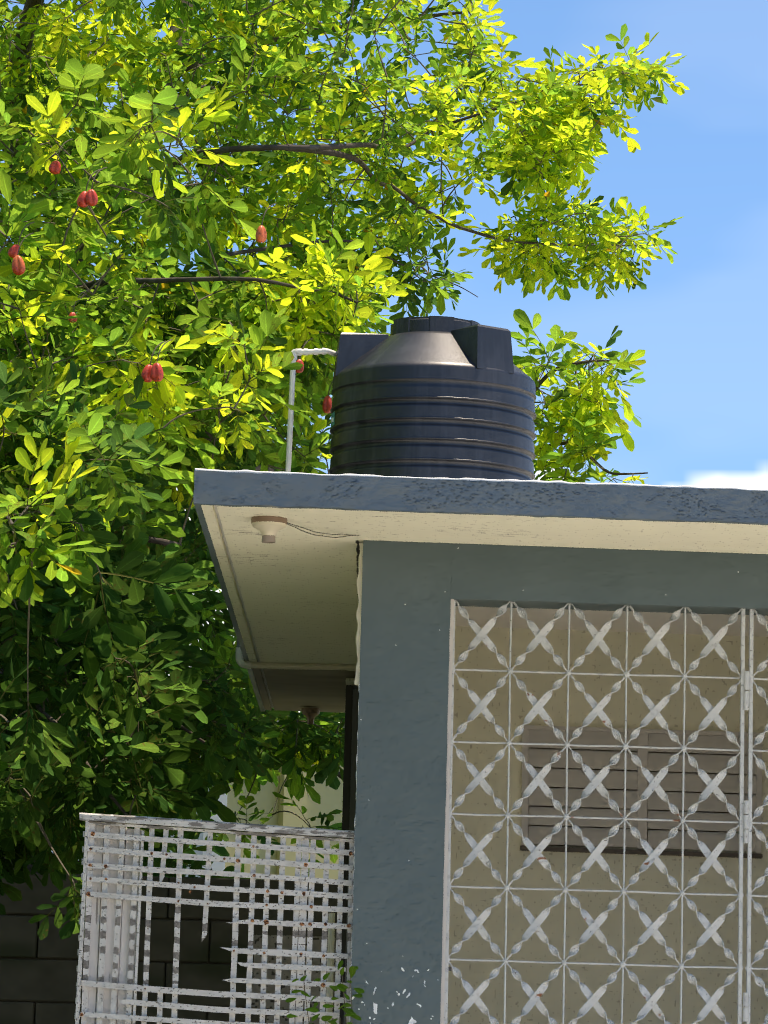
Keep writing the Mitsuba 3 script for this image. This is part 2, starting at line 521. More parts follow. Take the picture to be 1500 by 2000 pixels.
# ------------------------------------------------------------------ the house
D0 = 11.54           # front face of pillar and lintel
DE = 10.87           # front edge of the roof slab
DB = 13.77           # back wall of the porch
ZS = at(378, 983, DE)[2]
XL = at(378, 983, DE)[0]
XP0, XP1 = at(700, 1400, D0)[0], at(872, 1500, D0)[0]
ZT = ZS + 0.094
house = thing('house', 'low blue-grey concrete house with a flat overhanging roof, cream soffit and caged porch', 'house')
XR = 5.2
YR = 17.7            # rear end of the side eave
YJ = 15.42           # joint in the soffit
ZLINT = at(1000, 1170, D0)[2]
XG1 = at(1480, 1500, D0)[0] + 0.55

# roof slab: the front edge slopes very slightly to the right, as in the photograph


def slope(m, k=-0.008):
    v = np.array(m.vertices)
    v[:, 2] += k * (v[:, 0] - XL)
    m.vertices = v
    return m


fas = rough(grid_box(XL, XR, DE, DE + 0.03, ZS, ZT, (520, 2, 9)), 0.0035, 26, seed=4)
v = np.array(fas.vertices)
topv = v[:, 2] > ZT - 0.012
v[topv, 2] += 0.004 * (meshkit.fbm(np.stack([v[topv, 0] * 22, 0 * v[topv, 0], 0 * v[topv, 0]], -1), 3, seed=9) - 0.45)
fas.vertices = v
put('fascia', slope(fas), 'fascia_paint', house, smooth=40)
xs = np.linspace(XL, XR, 700)
bead = np.stack([xs, np.full(700, DE + 0.012), ZT + 0.001 + 0.004 * (meshkit.fbm(np.stack([xs * 22, 0 * xs, 0 * xs], -1), 3, seed=9) - 0.45) ], -1)
put('roof_coating', slope(tube(bead, 0.0048 + 0.004 * meshkit.noise(np.stack([xs * 30, 0 * xs, 0 * xs], -1)), 8)), 'roof_whitewash', house, smooth=60, label='sunlit whitish coating along the top edge of the roof')
put('fascia', rough(slope(grid_box(XL, XL + 0.02, DE + 0.03, YR, ZS + 0.001, ZT, (1, 90, 4))), 0.002, 20, seed=5), 'fascia_paint', house)
roof = put('roof', slope(box(XL + 0.02, XR, DE + 0.03, YR, ZS + 0.02, ZT - 0.004)), 'roof_concrete', house)
gx0, gx1 = XL + 0.050, XL + 0.064     # drip groove along the left edge
put('soffit', slope(rough(grid_box(XL + 0.02, gx0, DE + 0.03, YJ, ZS, ZS + 0.03, (2, 110, 1)), 0.0015, 12, seed=3)), 'soffit_paint', house, smooth=30)
put('soffit', slope(rough(grid_box(gx1, XR, DE + 0.03, YJ, ZS, ZS + 0.03, (160, 60, 1)), 0.0015, 9, seed=6)), 'soffit_paint', house, smooth=30)
put('rear_soffit', slope(cat([box(XL + 0.02, gx0, YJ + 0.015, YR, ZS + 0.008, ZS + 0.028), box(gx1, XP0 + 0.1, YJ + 0.015, YR, ZS + 0.008, ZS + 0.028)])), 'shaded_soffit', house, label='rear stretch of the side soffit, coloured dark for shade')
# front wall
zl_bot = 0.0
pil = rough(grid_box(XP0, XP1, D0, D0 + 0.22, zl_bot, ZS + 0.004, (14, 4, 150)), 0.0022, 14, seed=2)
put('pillar', pil, 'blue_paint', house, smooth=40)
lin = rough(grid_box(XP1, XR, D0 + 0.002, D0 + 0.20, ZLINT, ZS, (150, 3, 16)), 0.0018, 14, seed=8)
slope(lin, -0.004)
put('lintel', lin, 'blue_paint', house, smooth=40)
put('front_wall', box(XG1, XR, D0, D0 + 0.2, 0, ZLINT - 0.012), 'blue_paint', house)
side = rough(grid_box(XP0 + 0.004, XP0 + 0.12, D0 + 0.225, YR - 0.3, 0, ZS + 0.004, (2, 60, 40)), 0.004, 9, seed=12)
put('side_wall', side, 'soffit_paint', house, smooth=40)
# lumpy plaster along the pillar's rear arris and the soffit crack
zk = at(700, 1335, D0)[2]
lump = rough(grid_box(XP0 - 0.011, XP0 + 0.004, D0 + 0.03, D0 + 0.06, zk, ZS - 0.01, (2, 2, 90)), 0.009, 30, seed=21, axes=(1, 0.3, 0.3))
put('plaster_edge', lump, 'soffit_paint', house, smooth=40)
lump = rough(grid_box(XP0 - 0.0005, XP0 + 0.004, D0 + 0.006, D0 + 0.03, 1.0, zk, (2, 2, 170)), 0.0065, 26, seed=25, axes=(1, 0.3, 0.3))
put('plaster_edge', lump, 'white_paint', house, smooth=40)
crack = rough(grid_box(XP0 - 0.020, XP0 - 0.011, D0 + 0.01, D0 + 2.6, ZS - 0.004, ZS + 0.006, (1, 200, 1)), 0.006, 16, seed=23, axes=(1.2, 0, 0.2))
put('crack', slope(crack), 'gap_dark', house, label='dark crack between soffit and wall')
wo = [at(1031, 1424, DB), at(1478, 1438, DB), at(1031, 1651, DB)]
wx0, wx1, wz0, wz1 = wo[0][0], wo[1][0], wo[2][2] + 0.001, wo[1][2] - 0.001
for b in ((XP0 + 0.13, wx0, 0, ZS - 0.003), (wx1, XR, 0, ZS - 0.003), (wx0, wx1, wz1, ZS - 0.003), (wx0, wx1, 0, wz0)):
    put('back_wall', box(b[0], b[1], DB, DB + 0.15, b[2], b[3]), 'porch_wall_paint', house)
put('porch_ceiling', slope(box(XP1 - 0.05, XR - 0.02, D0 + 0.205, DB, ZS - 0.006, ZS - 0.001)), 'porch_ceiling_paint', house)
put('porch_floor', box(XP0, XR, D0 - 0.3, DB, 0.03, 0.28), 'porch_floor_tile', house)
put('end_wall', box(XR, XR + 0.15, D0, YR, 0, ZS - 0.002), 'blue_paint', house)
put('rear_wall', box(XP0 + 0.12, XR, YR - 0.45, YR - 0.3, 0, ZS - 0.002), 'porch_wall_paint', house)

# louvred window in the porch wall
win = house + '__window'
used.add(win)


def wpt(x, y, D=DB):
    p = at(x, y, D)
    return p[0], p[2]


fd = 0.03
Dw = DB - fd


def wbar(pts, D, t, bs, name, label=None):
    put(name, pplate(pts, D, t), bs, win, label=label)


wbar([(1020, 1416), (1489, 1431), (1488, 1438.5), (1020, 1423.5)], Dw, fd, 'window_frame_paint', 'frame')
wbar([(1020, 1423.8), (1032.5, 1424.2), (1031, 1651), (1018.5, 1650.6)], Dw, fd, 'window_frame_paint', 'frame')
wbar([(1246.5, 1431), (1265.5, 1431.6), (1263.5, 1658.5), (1244.5, 1658)], Dw + 0.004, fd - 0.004, 'window_frame_paint', 'frame')
wbar([(1478.5, 1438.4), (1489, 1438.7), (1487, 1667), (1476.5, 1666.7)], Dw, fd, 'window_frame_paint', 'frame')
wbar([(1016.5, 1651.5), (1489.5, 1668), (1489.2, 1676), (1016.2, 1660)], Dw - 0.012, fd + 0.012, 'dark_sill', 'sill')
for xa, xb, ya, yb in ((1032.5, 1246, 1423.5, 1430.5), (1265.5, 1478, 1431.5, 1438.6)):
    for k in range(6):
        h = 37.7
        y0, y1 = ya + k * h + 1.0, yb + k * h + 1.0
        a, b = at(xa + 0.4, y0, DB - 0.010), at(xb - 0.4, y1, DB - 0.010)
        c, d = at(xb - 0.4 - k * 0.3, y1 + h - 2.6, DB - 0.026), at(xa + 0.4 - k * 0.3, y0 + h - 2.6, DB - 0.026)
        vv = np.array([a, b, c, d])
        off = np.array([0, 0.004, 0.0])
        vv = np.vstack([vv, vv + off])
        ff = [(0, 2, 1), (0, 3, 2), (4, 5, 6), (4, 6, 7), (0, 1, 5), (0, 5, 4), (1, 2, 6), (1, 6, 5), (2, 3, 7), (2, 7, 6), (3, 0, 4), (3, 4, 7)]
        put('slat', trimesh.Trimesh(vv, ff, process=False), 'louver_paint', win)

# frame of a window that stands out from the side wall
sx0 = at(672, 1480, 16.0)[0]
sw = house + '__side_window'
used.add(sw)
put('frame', box(sx0, sx0 + 0.030, 15.9, 16.9, 0.9, at(680, 1338, 15.9)[2], 0.003), 'frame_dark', sw)
put('frame', box(sx0 + 0.032, XP0 + 0.002, 15.6, 15.66, 0.9, at(680, 1345, 15.6)[2], 0.003), 'frame_grey', sw)
put('head', box(sx0, XP0 + 0.002, 15.75, 16.9, at(680, 1337, 15.9)[2], at(680, 1331, 15.9)[2], 0.002), 'soffit_paint', sw)

# ------------------------------------------------------------------ porch grille
DG = 11.585
pxn = np.array([(883.4, 1308), (996.7, 1311), (1111.7, 1313.7), (1223.3, 1318.3), (1336.7, 1320), (883, 1449), (994.5, 1452), (1108, 1454), (1219, 1458), (1335.5, 1460.6),
                (871, 1872), (986.5, 1876), (1102, 1881), (1217.7, 1885), (1331.6, 1887.8)], float)
ij = np.array([(i, j) for j in (1, 2, 5) for i in range(5)], float)
W = np.array([at(x, y, DG) for x, y in pxn])[:, [0, 2]]
A = np.linalg.lstsq(np.c_[np.ones(15), ij], W, rcond=None)[0]
G0, GX, GZ = A[0], A[1], A[2]
if abs(GZ[0]) > 0:            # keep the grille's columns square to its rows
    GX = np.array([np.linalg.norm(GX) * math.cos(math.atan2(GX[1], GX[0])), GX[1]])
GY = np.array([0.0, 1.0])


def node(i, j, dx=0.0, dz=0.0, y=DG):
    q = G0 + GX * i + GZ * j
    return np.array([q[0] + dx, y, q[1] + dz])


NROW = 11


def twisted(length, width=0.0228, thick=0.0032, n=44, rg=None):
    """A flat bar twisted near both ends: flat middle, edge-on, a small leaf, edge-on."""
    t = np.linspace(-0.5, 0.5, n)
    s = np.abs(t)
    ang = np.interp(s, [0, 0.175, 0.245, 0.335, 0.415, 0.5], [0, 0.12, 0.5, 1.0, 1.5, 1.55]) * math.pi * np.sign(t + 1e-9)
    if rg is not None:            # bent by hand: no two twists quite alike
        st = t + 0.007 * rg.normal() + 0.005 * np.sin(t * 9 + rg.uniform(0, 6))
        ang = np.interp(np.abs(st), [0, 0.16 + 0.02 * rg.random(), 0.245, 0.335, 0.415, 0.5], [0, 0.10 + 0.06 * rg.random(), 0.5, 1.0 + 0.06 * rg.normal(), 1.5, 1.55]) * math.pi * np.sign(st + 1e-9)
    wd = width * np.interp(s, [0, 0.42, 0.46, 0.5], [1, 1, 0.55, 0.35])
    e1 = np.stack([0 * t, np.cos(ang), np.sin(ang)], -1)
    e2 = np.stack([0 * t, -np.sin(ang), np.cos(ang)], -1)
    c = np.stack([t * length, 0 * t, 0 * t], -1)
    if rg is not None:
        c[:, 1] += 0.0022 * rg.normal() * np.sin(math.pi * (t + 0.5)) + 0.0012 * rg.normal() * np.sin(2 * math.pi * t)
    ring = [c + e1 * wd[:, None] / 2 * a + e2 * thick / 2 * b for a, b in ((1, 1), (-1, 1), (-1, -1), (1, -1))]
    v = np.stack(ring, 1).reshape(-1, 3)
    f = []
    for i in range(n - 1):
        for k in range(4):
            a, b = i * 4 + k, i * 4 + (k + 1) % 4
            f += [(a, b, b + 4), (a, b + 4, a + 4)]
    f += [(0, 2, 1), (0, 3, 2), (4 * n - 4, 4 * n - 3, 4 * n - 2), (4 * n - 4, 4 * n - 2, 4 * n - 1)]
    return trimesh.Trimesh(v, f, process=False)


def frame_from(a, b, y_off):
    """Matrix that lays a bar's x axis from a to b, its width in the plane of the grille."""
    x = (b - a) / np.linalg.norm(b - a)
    ny = np.array([0, 1.0, 0])
    w = np.cross(ny, x)
    m = np.eye(4)
    m[:3, 0], m[:3, 1], m[:3, 2] = x, w, np.cross(x, w)
    m[:3, 3] = (a + b) / 2 + np.array([0, y_off, 0])
    return m


diag = np.linalg.norm(node(1, 0) - node(0, 1))
tw_shapes = [mikit.ply(twisted(diag * 0.985, 0.0228 + 0.0009 * rng.normal(), rg=rng), 'gate_paint', smooth=50) for k in range(14)]
boss_mesh = trimesh.creation.icosphere(2, 0.0085)
boss_mesh.vertices = boss_mesh.vertices * np.array([1, 0.75, 1])
boss_shape = mikit.ply(boss_mesh, 'gate_paint', smooth=True)


def rod(a, b, r=0.0032):
    p = np.linspace(a, b, 12)
    p = p + rng.normal(0, 0.0006, p.shape) * np.array([1, 0, 1])
    return tube(p, r, 8)


def build_grille(g, i0, i1, left_bar, right_bar):
    for j in range(NROW):
        for i in range(i0, i1):
            a, b = node(i, j), node(i + 1, j + 1)
            c, d = node(i, j + 1), node(i + 1, j)
            m1, m2 = frame_from(a, b, 0.0035), frame_from(c, d, -0.0035)
            for m in (m1, m2):
                s, cc = math.sin(rng.normal(0, 0.10)), 1
                r = np.eye(4)
                r[1, 1] = r[2, 2] = math.sqrt(1 - s * s)
                r[1, 2], r[2, 1] = -s, s
                m2_ = m @ r
                m[:] = m2_
            put('twisted_bar', None, None, g, shape=tw_shapes[rng.integers(14)], to_world=m1)
            put('twisted_bar', None, None, g, shape=tw_shapes[rng.integers(14)], to_world=m2)
    for i in range(i0 + 1, i1):
        put('upright_rod', rod(node(i, 0), node(i, NROW)), 'gate_paint', g, smooth=50)
    for j in range(1, NROW):
        put('cross_rod', rod(node(i0, j, y=DG + 0.004), node(i1, j, y=DG + 0.004)), 'gate_paint', g, smooth=50)
        for i in range(i0, i1 + 1):
            m = np.eye(4)
            q = rng.uniform(0.85, 1.25)
            m[:3, :3] *= q
            m[:3, 3] = node(i, j, y=DG - 0.001)
            put('weld_boss', None, None, g, shape=boss_shape, to_world=m)
    # flat bar frame
    a, b = node(i0, 0), node(i1, 0)
    t = 0.0115
    put('frame', plate([(a[0] - t, a[2] - t / 2), (b[0] + t / 2, b[2] - t / 2), (b[0] + t / 2, b[2] + t / 2), (a[0] - t, a[2] + t / 2)], DG - 0.010, DG + 0.016), 'gate_paint', g)
    for i, wd in ((i0, left_bar), (i1, right_bar)):
        p, q = node(i, 0), node(i, NROW)
        put('frame', plate([(p[0] - wd, p[2] - t / 2 - 0.002), (p[0] + wd, p[2] - t / 2 - 0.002), (q[0] + wd, q[2]), (q[0] - wd, q[2])], DG - 0.012, DG + 0.018), 'gate_paint', g)
    p, q = node(i0, NROW), node(i1, NROW)
    put('frame', plate([(p[0] - t, p[2] - t / 2), (q[0] + t, q[2] - t / 2), (q[0] + t, q[2] - t / 2 - t), (p[0] - t, p[2] - t / 2 - t)], DG - 0.010, DG + 0.016), 'gate_paint', g)


grille = thing('porch_grille', 'white metal grille of twisted bars beside the blue-grey pillar, left of the hinges', 'grille')
build_grille(grille, 0, 5, 0.0055, 0.0055)
leaf_gate = thing('porch_gate', 'white metal gate of twisted bars right of the hinges, cut by the picture edge', 'gate')
OFFG = (at(1466.5, 1500, DG)[0] - at(1450.0, 1500, DG)[0])
G0 = G0 + np.array([OFFG + 5 * GX[0], 5 * GX[1] - 0.0005])
build_grille(leaf_gate, 0, 3, 0.0055, 0.0055)
# cream jamb strip and lugs between pillar and grille
j0, j1 = at(872, 1600, D0 + 0.02)[0], at(878.5, 1600, D0 + 0.02)[0]
put('jamb', rough(grid_box(XP1 - 0.001, XP1 + 0.011, D0 + 0.014, D0 + 0.10, 0.28, ZLINT - 0.001, (1, 2, 90)), 0.0012, 30, seed=31), 'window_frame_paint', house, smooth=40)
for y in (1333, 1610, 1892):
    p = at(873, y, DG)
    put('wall_lug', box(p[0] - 0.012, p[0] + 0.014, DG - 0.012, DG + 0.005, p[2] - 0.006, p[2] + 0.006, 0.002), 'frame_dark', grille)
for y0, y1, parts in ((1310, 1388, 2), (1563, 1648, 3), (1938, 1996, 2), (2290, 2370, 2)):
    x = 1458.5 - (y0 - 1310) * 0.003
    top, bot = at(x, y0, DG - 0.016), at(x, y1, DG - 0.016)
    h = key_for(leaf_gate + '__hinge')
    hz = np.linspace(top[2], bot[2], parts + 1)
    ms = []
    for k in range(parts):
        c = trimesh.creation.cylinder(radius=0.0085 if k < 2 else 0.0065, height=abs(hz[k] - hz[k + 1]) - 0.003, sections=18)
        c.apply_translation([top[0], DG - 0.016, (hz[k] + hz[k + 1]) / 2])
        ms.append(c)
    scene[h] = mikit.ply(cat(ms), 'gate_paint', smooth=40)

# ------------------------------------------------------------------ water tank on the roof
DT = 15.0
SC = 7500.0 / 15.0
tc = at(848, 743, DT)
TX, RT = tc[0], 0.402
ZR = ZT - 0.004 - 0.008 * (TX - XL)         # roof surface at the tank
ZSH = tc[2]                                  # shoulder
tank = thing('water_tank', 'black ribbed plastic water tank with grey-shining top standing on the flat roof', 'water tank')  # top is the same black plastic; its grey is sun sheen


def place_tank(m):
    m = m.copy()
    m.apply_translation([TX, DT, 0])
    return m


zrib = [at(850, y, DT - RT)[2] for y in (740, 777, 817, 857.3, 897.6)]
step = (zrib[1] - zrib[4]) / 3
zs = zrib + [zrib[4] - step * k for k in range(1, 12) if zrib[4] - step * k > ZR + 0.08]
prof = [(0.0, ZSH + 0.18)]
prof = []
z_top = ZSH
prof += [(RT - 0.012, z_top + 0.004), (RT - 0.002, z_top - 0.006), (RT, z_top - 0.016)]
for k, z in enumerate(zs):
    gd = 0.009 if k else 0.005
    prof += [(RT + 0.001, z + 0.010), (RT + 0.0035, z + 0.006), (RT + 0.0035, z + 0.001), (RT - gd * 0.5, z - 0.003), (RT - gd, z - 0.008), (RT - gd, z - 0.018), (RT - gd * 0.55, z - 0.023), (RT - 0.001, z - 0.028), (RT, z - 0.032)]
prof += [(RT, ZR + 0.02), (RT - 0.015, ZR + 0.003), (0.0, ZR + 0.003)]
put('body', place_tank(lathe(prof[::-1], 128)), 'tank_plastic', tank, smooth=50)
for z in zs[1:]:
    a = np.linspace(0, 2 * np.pi, 129)[:-1]
    put('rib', place_tank(lathe([(RT + 0.001, z + 0.001), (RT + 0.0052, z + 0.0005), (RT + 0.0062, z + 0.0030), (RT + 0.0052, z + 0.0060), (RT + 0.001, z + 0.007)], 128)), 'tank_plastic', tank, smooth=60)
RLID = 0.180
ZLB = at(848, 652, DT)[2]
zlid_bot = at(848, 648, DT - RLID)[2]
ZC = zlid_bot
cone = lathe([(RT - 0.012, ZSH + 0.004), (RT - 0.02, ZSH + 0.011), (RLID + 0.03, ZC - 0.012), (RLID + 0.012, ZC), (RLID - 0.02, ZC + 0.004), (0.0, ZC + 0.006)], 128)
put('shoulder', place_tank(cone), 'tank_plastic', tank, smooth=35, label='sloping shoulder of the tank, shining grey in the sun')
# lid with stepped grip lobes
zl0, zl1 = ZC - 0.002, at(815, 616, DT - RLID)[2]
lob = []
for k in range(6):
    a0 = math.radians(60 * k - 100)
    for a, r in ((0, 0.170), (2, RLID), (33, RLID), (35, 0.170)):
        for q in np.linspace(0, 1, 5) if r == RLID and a == 2 else [0]:
            aa = a0 + math.radians(a + q * 31 if (r == RLID and a == 2) else a)
            lob.append((r * math.cos(aa), r * math.sin(aa)))
lid = trimesh.creation.extrude_polygon(Polygon(lob).buffer(-0.002).buffer(0.002), zl1 - zl0, engine='earcut')
lid.apply_translation([0, 0, zl0])
lidk = put('lid', place_tank(lid), 'tank_plastic', tank, smooth=30)
core = lathe([(0.176, zl0), (0.176, zl1 - 0.012), (0.168, zl1 - 0.006), (0.0, zl1 - 0.002)], 64)
put('rim', place_tank(core), 'tank_plastic', lidk, smooth=40)
# three lifting lugs on the shoulder
ZLUG = at(925, 636, DT - 0.31)[2]


def lug(phi_deg, w=0.170, d_in=0.20, r_out=RT - 0.012, taper=0.012):
    ph = math.radians(phi_deg)
    o = np.array([math.sin(ph), -math.cos(ph)])
    s = np.array([math.cos(ph), math.sin(ph)])
    pts = []
    for (r, tw, z) in ((r_out + 0.008, w / 2 + 0.006, ZSH - 0.012), (r_out - 0.008, w / 2 - 0.004, ZLUG - 0.010), (r_out - 0.016, w / 2 - 0.012, ZLUG), (r_out - d_in, w / 2 - 0.02, ZLUG), (r_out - d_in, w / 2 + 0.004, ZSH - 0.01)):
        for sg in (-1, 1):
            q = o * r + s * tw * sg
            pts.append([q[0], q[1], z])
    return trimesh.convex.convex_hull(np.array(pts))


for ph in (36, 156, -86):
    put('lifting_lug', place_tank(lug(ph)), 'tank_plastic', tank, smooth=25)
# maker's mark, seen edge-on at the left
for k, (a0, a1, z0, z1, bs) in enumerate(((-88, -74, at(652, 838, DT)[2], at(652, 812, DT)[2], 'label_teal'), (-83, -76, at(652, 831, DT)[2], at(652, 822, DT)[2], 'label_white'))):
    aa = np.radians(np.linspace(a0, a1, 8))
    r = RT + 0.002 + 0.001 * k
    vv = np.array([(TX + r * math.sin(a), DT - r * math.cos(a), z + (0.006 * math.sin(3 * a + k) if k else 0)) for z in (z0, z1) for a in aa])
    ff = [f for i in range(7) for f in ((i, i + 1, i + 9), (i, i + 9, i + 8))]
    put('label', trimesh.Trimesh(vv, ff, process=False), bs, tank)

# feed pipe beside the tank
DP = 14.95
pipe = thing('feed_pipe', 'thin white pipe rising from the roof edge and bending into the tank', 'pipe')
pb = at(557, 930, DP)
pb[2] = ZT - 0.01
pt, ph_ = at(573.5, 688, DP), at(640, 686, DP)
pe = ph_ + np.array([0.03, 0.06, 0.001])
put('riser', tube(np.linspace(pb, pt - np.array([0, 0, 0.012]), 6), 0.0112, 14), 'pvc_white', pipe, smooth=50)
put('arm', tube(np.array([pt + [0.012, 0, 0.0], ph_, pe]), 0.0108, 14), 'pvc_white', pipe, smooth=50)
el = spline([pt - [0, 0, 0.03], pt - [0, 0, 0.008], pt + [0.009, 0, 0.001], pt + [0.032, 0, 0.001]], 10)
put('elbow', tube(el, 0.0148, 14), 'pvc_white', pipe, smooth=50)
for q in (0.36, 0.66, 0.9):
    c = pt + (ph_ - pt) * q
    put('coupling', tube(np.array([c - [0.008, 0, 0], c + [0.008, 0, 0]]), 0.0138, 14), 'pvc_white', pipe, smooth=50)
c = pb + (pt - pb) * 0.18
put('coupling', tube(np.array([pb, c + (pt - pb) * 0.015]), 0.0142, 14), 'pvc_white', pipe, smooth=50)

# drain pipe under the eave
DD = 15.36
dp = thing('drain_pipe', 'cream pipe running under the soffit from the eave edge to the wall', 'pipe')
a, b = at(488, 1299, DD), at(694, 1303, DD)
put('run', tube(np.array([a, (a + b) / 2 + [0, 0, -0.002], b]), 0.0125, 14), 'pvc_cream', dp, smooth=50)
e0 = at(468, 1280, DD)
el = spline([e0 + [0, 0, 0.03], e0 - [0, 0, 0.012], at(474, 1296, DD), a + [0.004, 0, 0]], 12)
put('elbow', tube(el, 0.0165, 16), 'pvc_white', dp, smooth=50)
put('downpipe', tube(np.array([e0 + [0, 0, 0.02], e0 + [-0.004, 0, 0.17]]), 0.0125, 14), 'pvc_grey', dp, smooth=50)
put('elbow', tube(spline([b - [0.03, 0, 0], b, b + [0.02, 0, 0.006], b + [0.035, 0, 0.02]], 8), 0.016, 14), 'pvc_cream', dp, smooth=50)
cond = thing('conduit', 'thin dark conduit against the soffit just before the cream pipe', 'conduit')
scene[key_for(cond + '__run')] = mikit.ply(tube(np.array([at(508, 1281, DD - 0.15), at(696, 1286, DD - 0.15)]), 0.004, 8), 'pvc_cream', smooth=50)


# ceramic lamp holders on the soffit
def lamp_holder(px, py, D, r, k, mats=('brown_bakelite', 'ceramic', 'socket_metal')):
    top = at(px, py, D)
    zc = ZS - 0.008 * (top[0] - XL)

    def at_top(m):
        m.apply_translation([top[0], D, zc])
        return m
    put('base', at_top(lathe([(0, 0.0), (r, 0.0), (r, -0.013), (r * 0.98, -0.016), (0, -0.016)][::-1], 40)), mats[0], k, smooth=40)
    put('cup', at_top(lathe([(r * 0.95, -0.0155), (r * 0.93, -0.024), (r * 0.82, -0.028), (r * 0.52, -0.036), (r * 0.40, -0.046), (r * 0.385, -0.052), (0, -0.052)][::-1], 40)), mats[1], k, smooth=40)
    put('socket', at_top(lathe([(r * 0.36, -0.050), (r * 0.38, -0.068), (r * 0.385, -0.071), (r * 0.33, -0.071), (r * 0.30, -0.055), (0, -0.055)][::-1], 32)), mats[2], k, smooth=40)
    return top[0], zc


lh = thing('lamp_holder', 'empty ceramic lamp holder with brown rim on the cream soffit near the roof corner', 'lamp holder', None)
lx, lz = lamp_holder(526, 1010, 11.13, 0.053, lh)
wire = thing('lamp_wire', 'thin dark twin wire looping from the lamp holder to the wall corner', 'wire')
for k in range(2):
    p0, p1 = np.array([lx + 0.052, 11.13, lz - 0.014]), at(704, 1046, 11.45)
    ctrl = [p0 + (p1 - p0) * q + np.array([0, 0, -0.010 * k * math.sin(math.pi * q) - 0.010 * math.sin(math.pi * q)]) + rng.normal(0, 0.0012, 3) for q in np.linspace(0, 1, 9)]
    put('strand', tube(spline(ctrl, 30), 0.0013, 6), 'wire_black', wire, smooth=60)
lh2 = thing('lamp_holder', 'dark lamp holder at the far end of the side eave, against the leaves', 'lamp holder')
lamp_holder(607, 1392, 17.45, 0.042, lh2, ('brown_bakelite', 'brown_bakelite', 'brown_bakelite'))

# ------------------------------------------------------------------ lattice gate at the side of the house
DL = 11.62
lat = thing('lattice_gate', 'weathered white lattice gate with broken laths, left of the blue-grey pillar', 'gate')
st = [((155, 1586.5), (155.5, 1601)), ((330, 1597.5), (330, 1612.5)), ((560, 1613.5), (560, 1628.5)), ((692, 1622.5), (691, 1637))]
rail = []
for (a, b), (c, d) in zip(st[:-1], st[1:]):
    pts = []
    for up, dn in ((a, b), (c, d)):
        u_, d_ = at(*up, DL - 0.022), at(*dn, DL - 0.022)
        for y, z in ((-0.022, d_[2]), (-0.022, u_[2] - 0.005), (-0.014, u_[2]), (0.038, u_[2]), (0.038, d_[2])):
            pts.append((u_[0] if z > d_[2] else d_[0], DL + y, z))
    rail.append(trimesh.convex.convex_hull(np.array(pts)))
put('top_rail', rough(cat(rail).subdivide().subdivide().subdivide(), 0.0010, 40), 'rail_paint', lat)
put('under_rail', pplate([(174, 1604.5), (691, 1639.5), (691, 1644.5), (174, 1609)], DL - 0.006, 0.03), 'rail_paint', lat)
put('stile', pplate([(167.5, 1599), (173.5, 1599.4), (97, 3060), (91, 3060)], DL - 0.020, 0.045), 'lath_paint', lat)
HL = [((172, 1629.5), (420, 1647.5), (690, 1666)), ((170.5, 1657), (420, 1677), (689.5, 1695)), ((169, 1690), (420, 1705.5), (687.5, 1725)), ((169.5, 1716), (420, 1735.5), (687.5, 1751)),
      ((167.5, 1746), (420, 1765), (687.5, 1777.5))]
HF = [((159, 1919.5), (420, 1941), (676, 1954)), ((157, 1981), (420, 1999), (672, 2012)), ((155, 2009), (420, 2027), (670, 2040)), ((154, 2038), (420, 2056), (670, 2068))] + [((154 - 1.45 * k, 2038 + 29 * k), (420 - 1.2 * k, 2056 + 29 * k), (670 - 0.8 * k, 2068 + 29 * k)) for k in range(1, 34)]
for a, b, c in HL + HF:
    w = 10.8
    up = [(a[0], a[1] - w / 2), ((a[0] + b[0]) / 2, (a[1] + b[1]) / 2 - w / 2 + 0.5), (b[0], b[1] - w / 2), ((c[0] + b[0]) / 2, (c[1] + b[1]) / 2 - w / 2 - 0.4), (c[0], c[1] - w / 2)]
    dn = [(x, y + w + 0.6 * rng.normal()) for x, y in up[::-1]]
    hk = put('lath', pplate(up + dn, DL - 0.008, 0.008), 'lath_paint', lat)
broken = [([(440.5, 1802), (455, 1801), (466, 1797.5), (490, 1795.5), (600, 1800), (686, 1805), (686, 1815), (600, 1811.5), (480, 1804.5), (455, 1804)]),
          ([(429, 1850), (450, 1851.5), (560, 1855), (680, 1863), (680, 1873), (560, 1868), (462, 1862)]),
          ([(463, 1879.5), (475, 1880), (560, 1883), (676, 1889), (676, 1898), (560, 1894), (485, 1890), (470, 1886)]),
          ([(434, 1914), (456, 1910), (560, 1914), (681, 1920), (681, 1929), (560, 1924.5), (452, 1919)]),
          ([(233, 1954), (250, 1951.5), (420, 1966), (663, 1978), (663, 1989), (420, 1977.5), (238, 1961)])]
for pts in broken:
    put('lath', pplate(pts, DL - 0.008, 0.008), 'lath_paint', lat, label='snapped lath with a splintered pointed end')
VL = [(180, 163.3, 1600, 3040, 11), (210, 194, 1603, 3040, 11), (240, 219, 1606, 3040, 10), (268.5, 250, 1608, 3040, 10.5), (297, 281, 1612, 3040, 10.5), (325, 316, 1614, 1724, 10), (353, 339.5, 1616, 3040, 11),
      (411, 399, 1620, 1836, 10.5), (466, 453, 1624, 3040, 11), (496.5, 484, 1626, 3040, 10.5), (524.5, 512, 1628, 3040, 10.5), (553.5, 540, 1630, 3040, 11), (584.5, 569.5, 1632, 3040, 10.5),
      (597.5, 583.5, 1633, 3040, 14), (612.5, 599, 1634, 3040, 10.5), (639, 629, 1636, 3040, 10.5), (668, 657, 1638, 3040, 10.5), (687, 680, 1640, 3040, 9)]
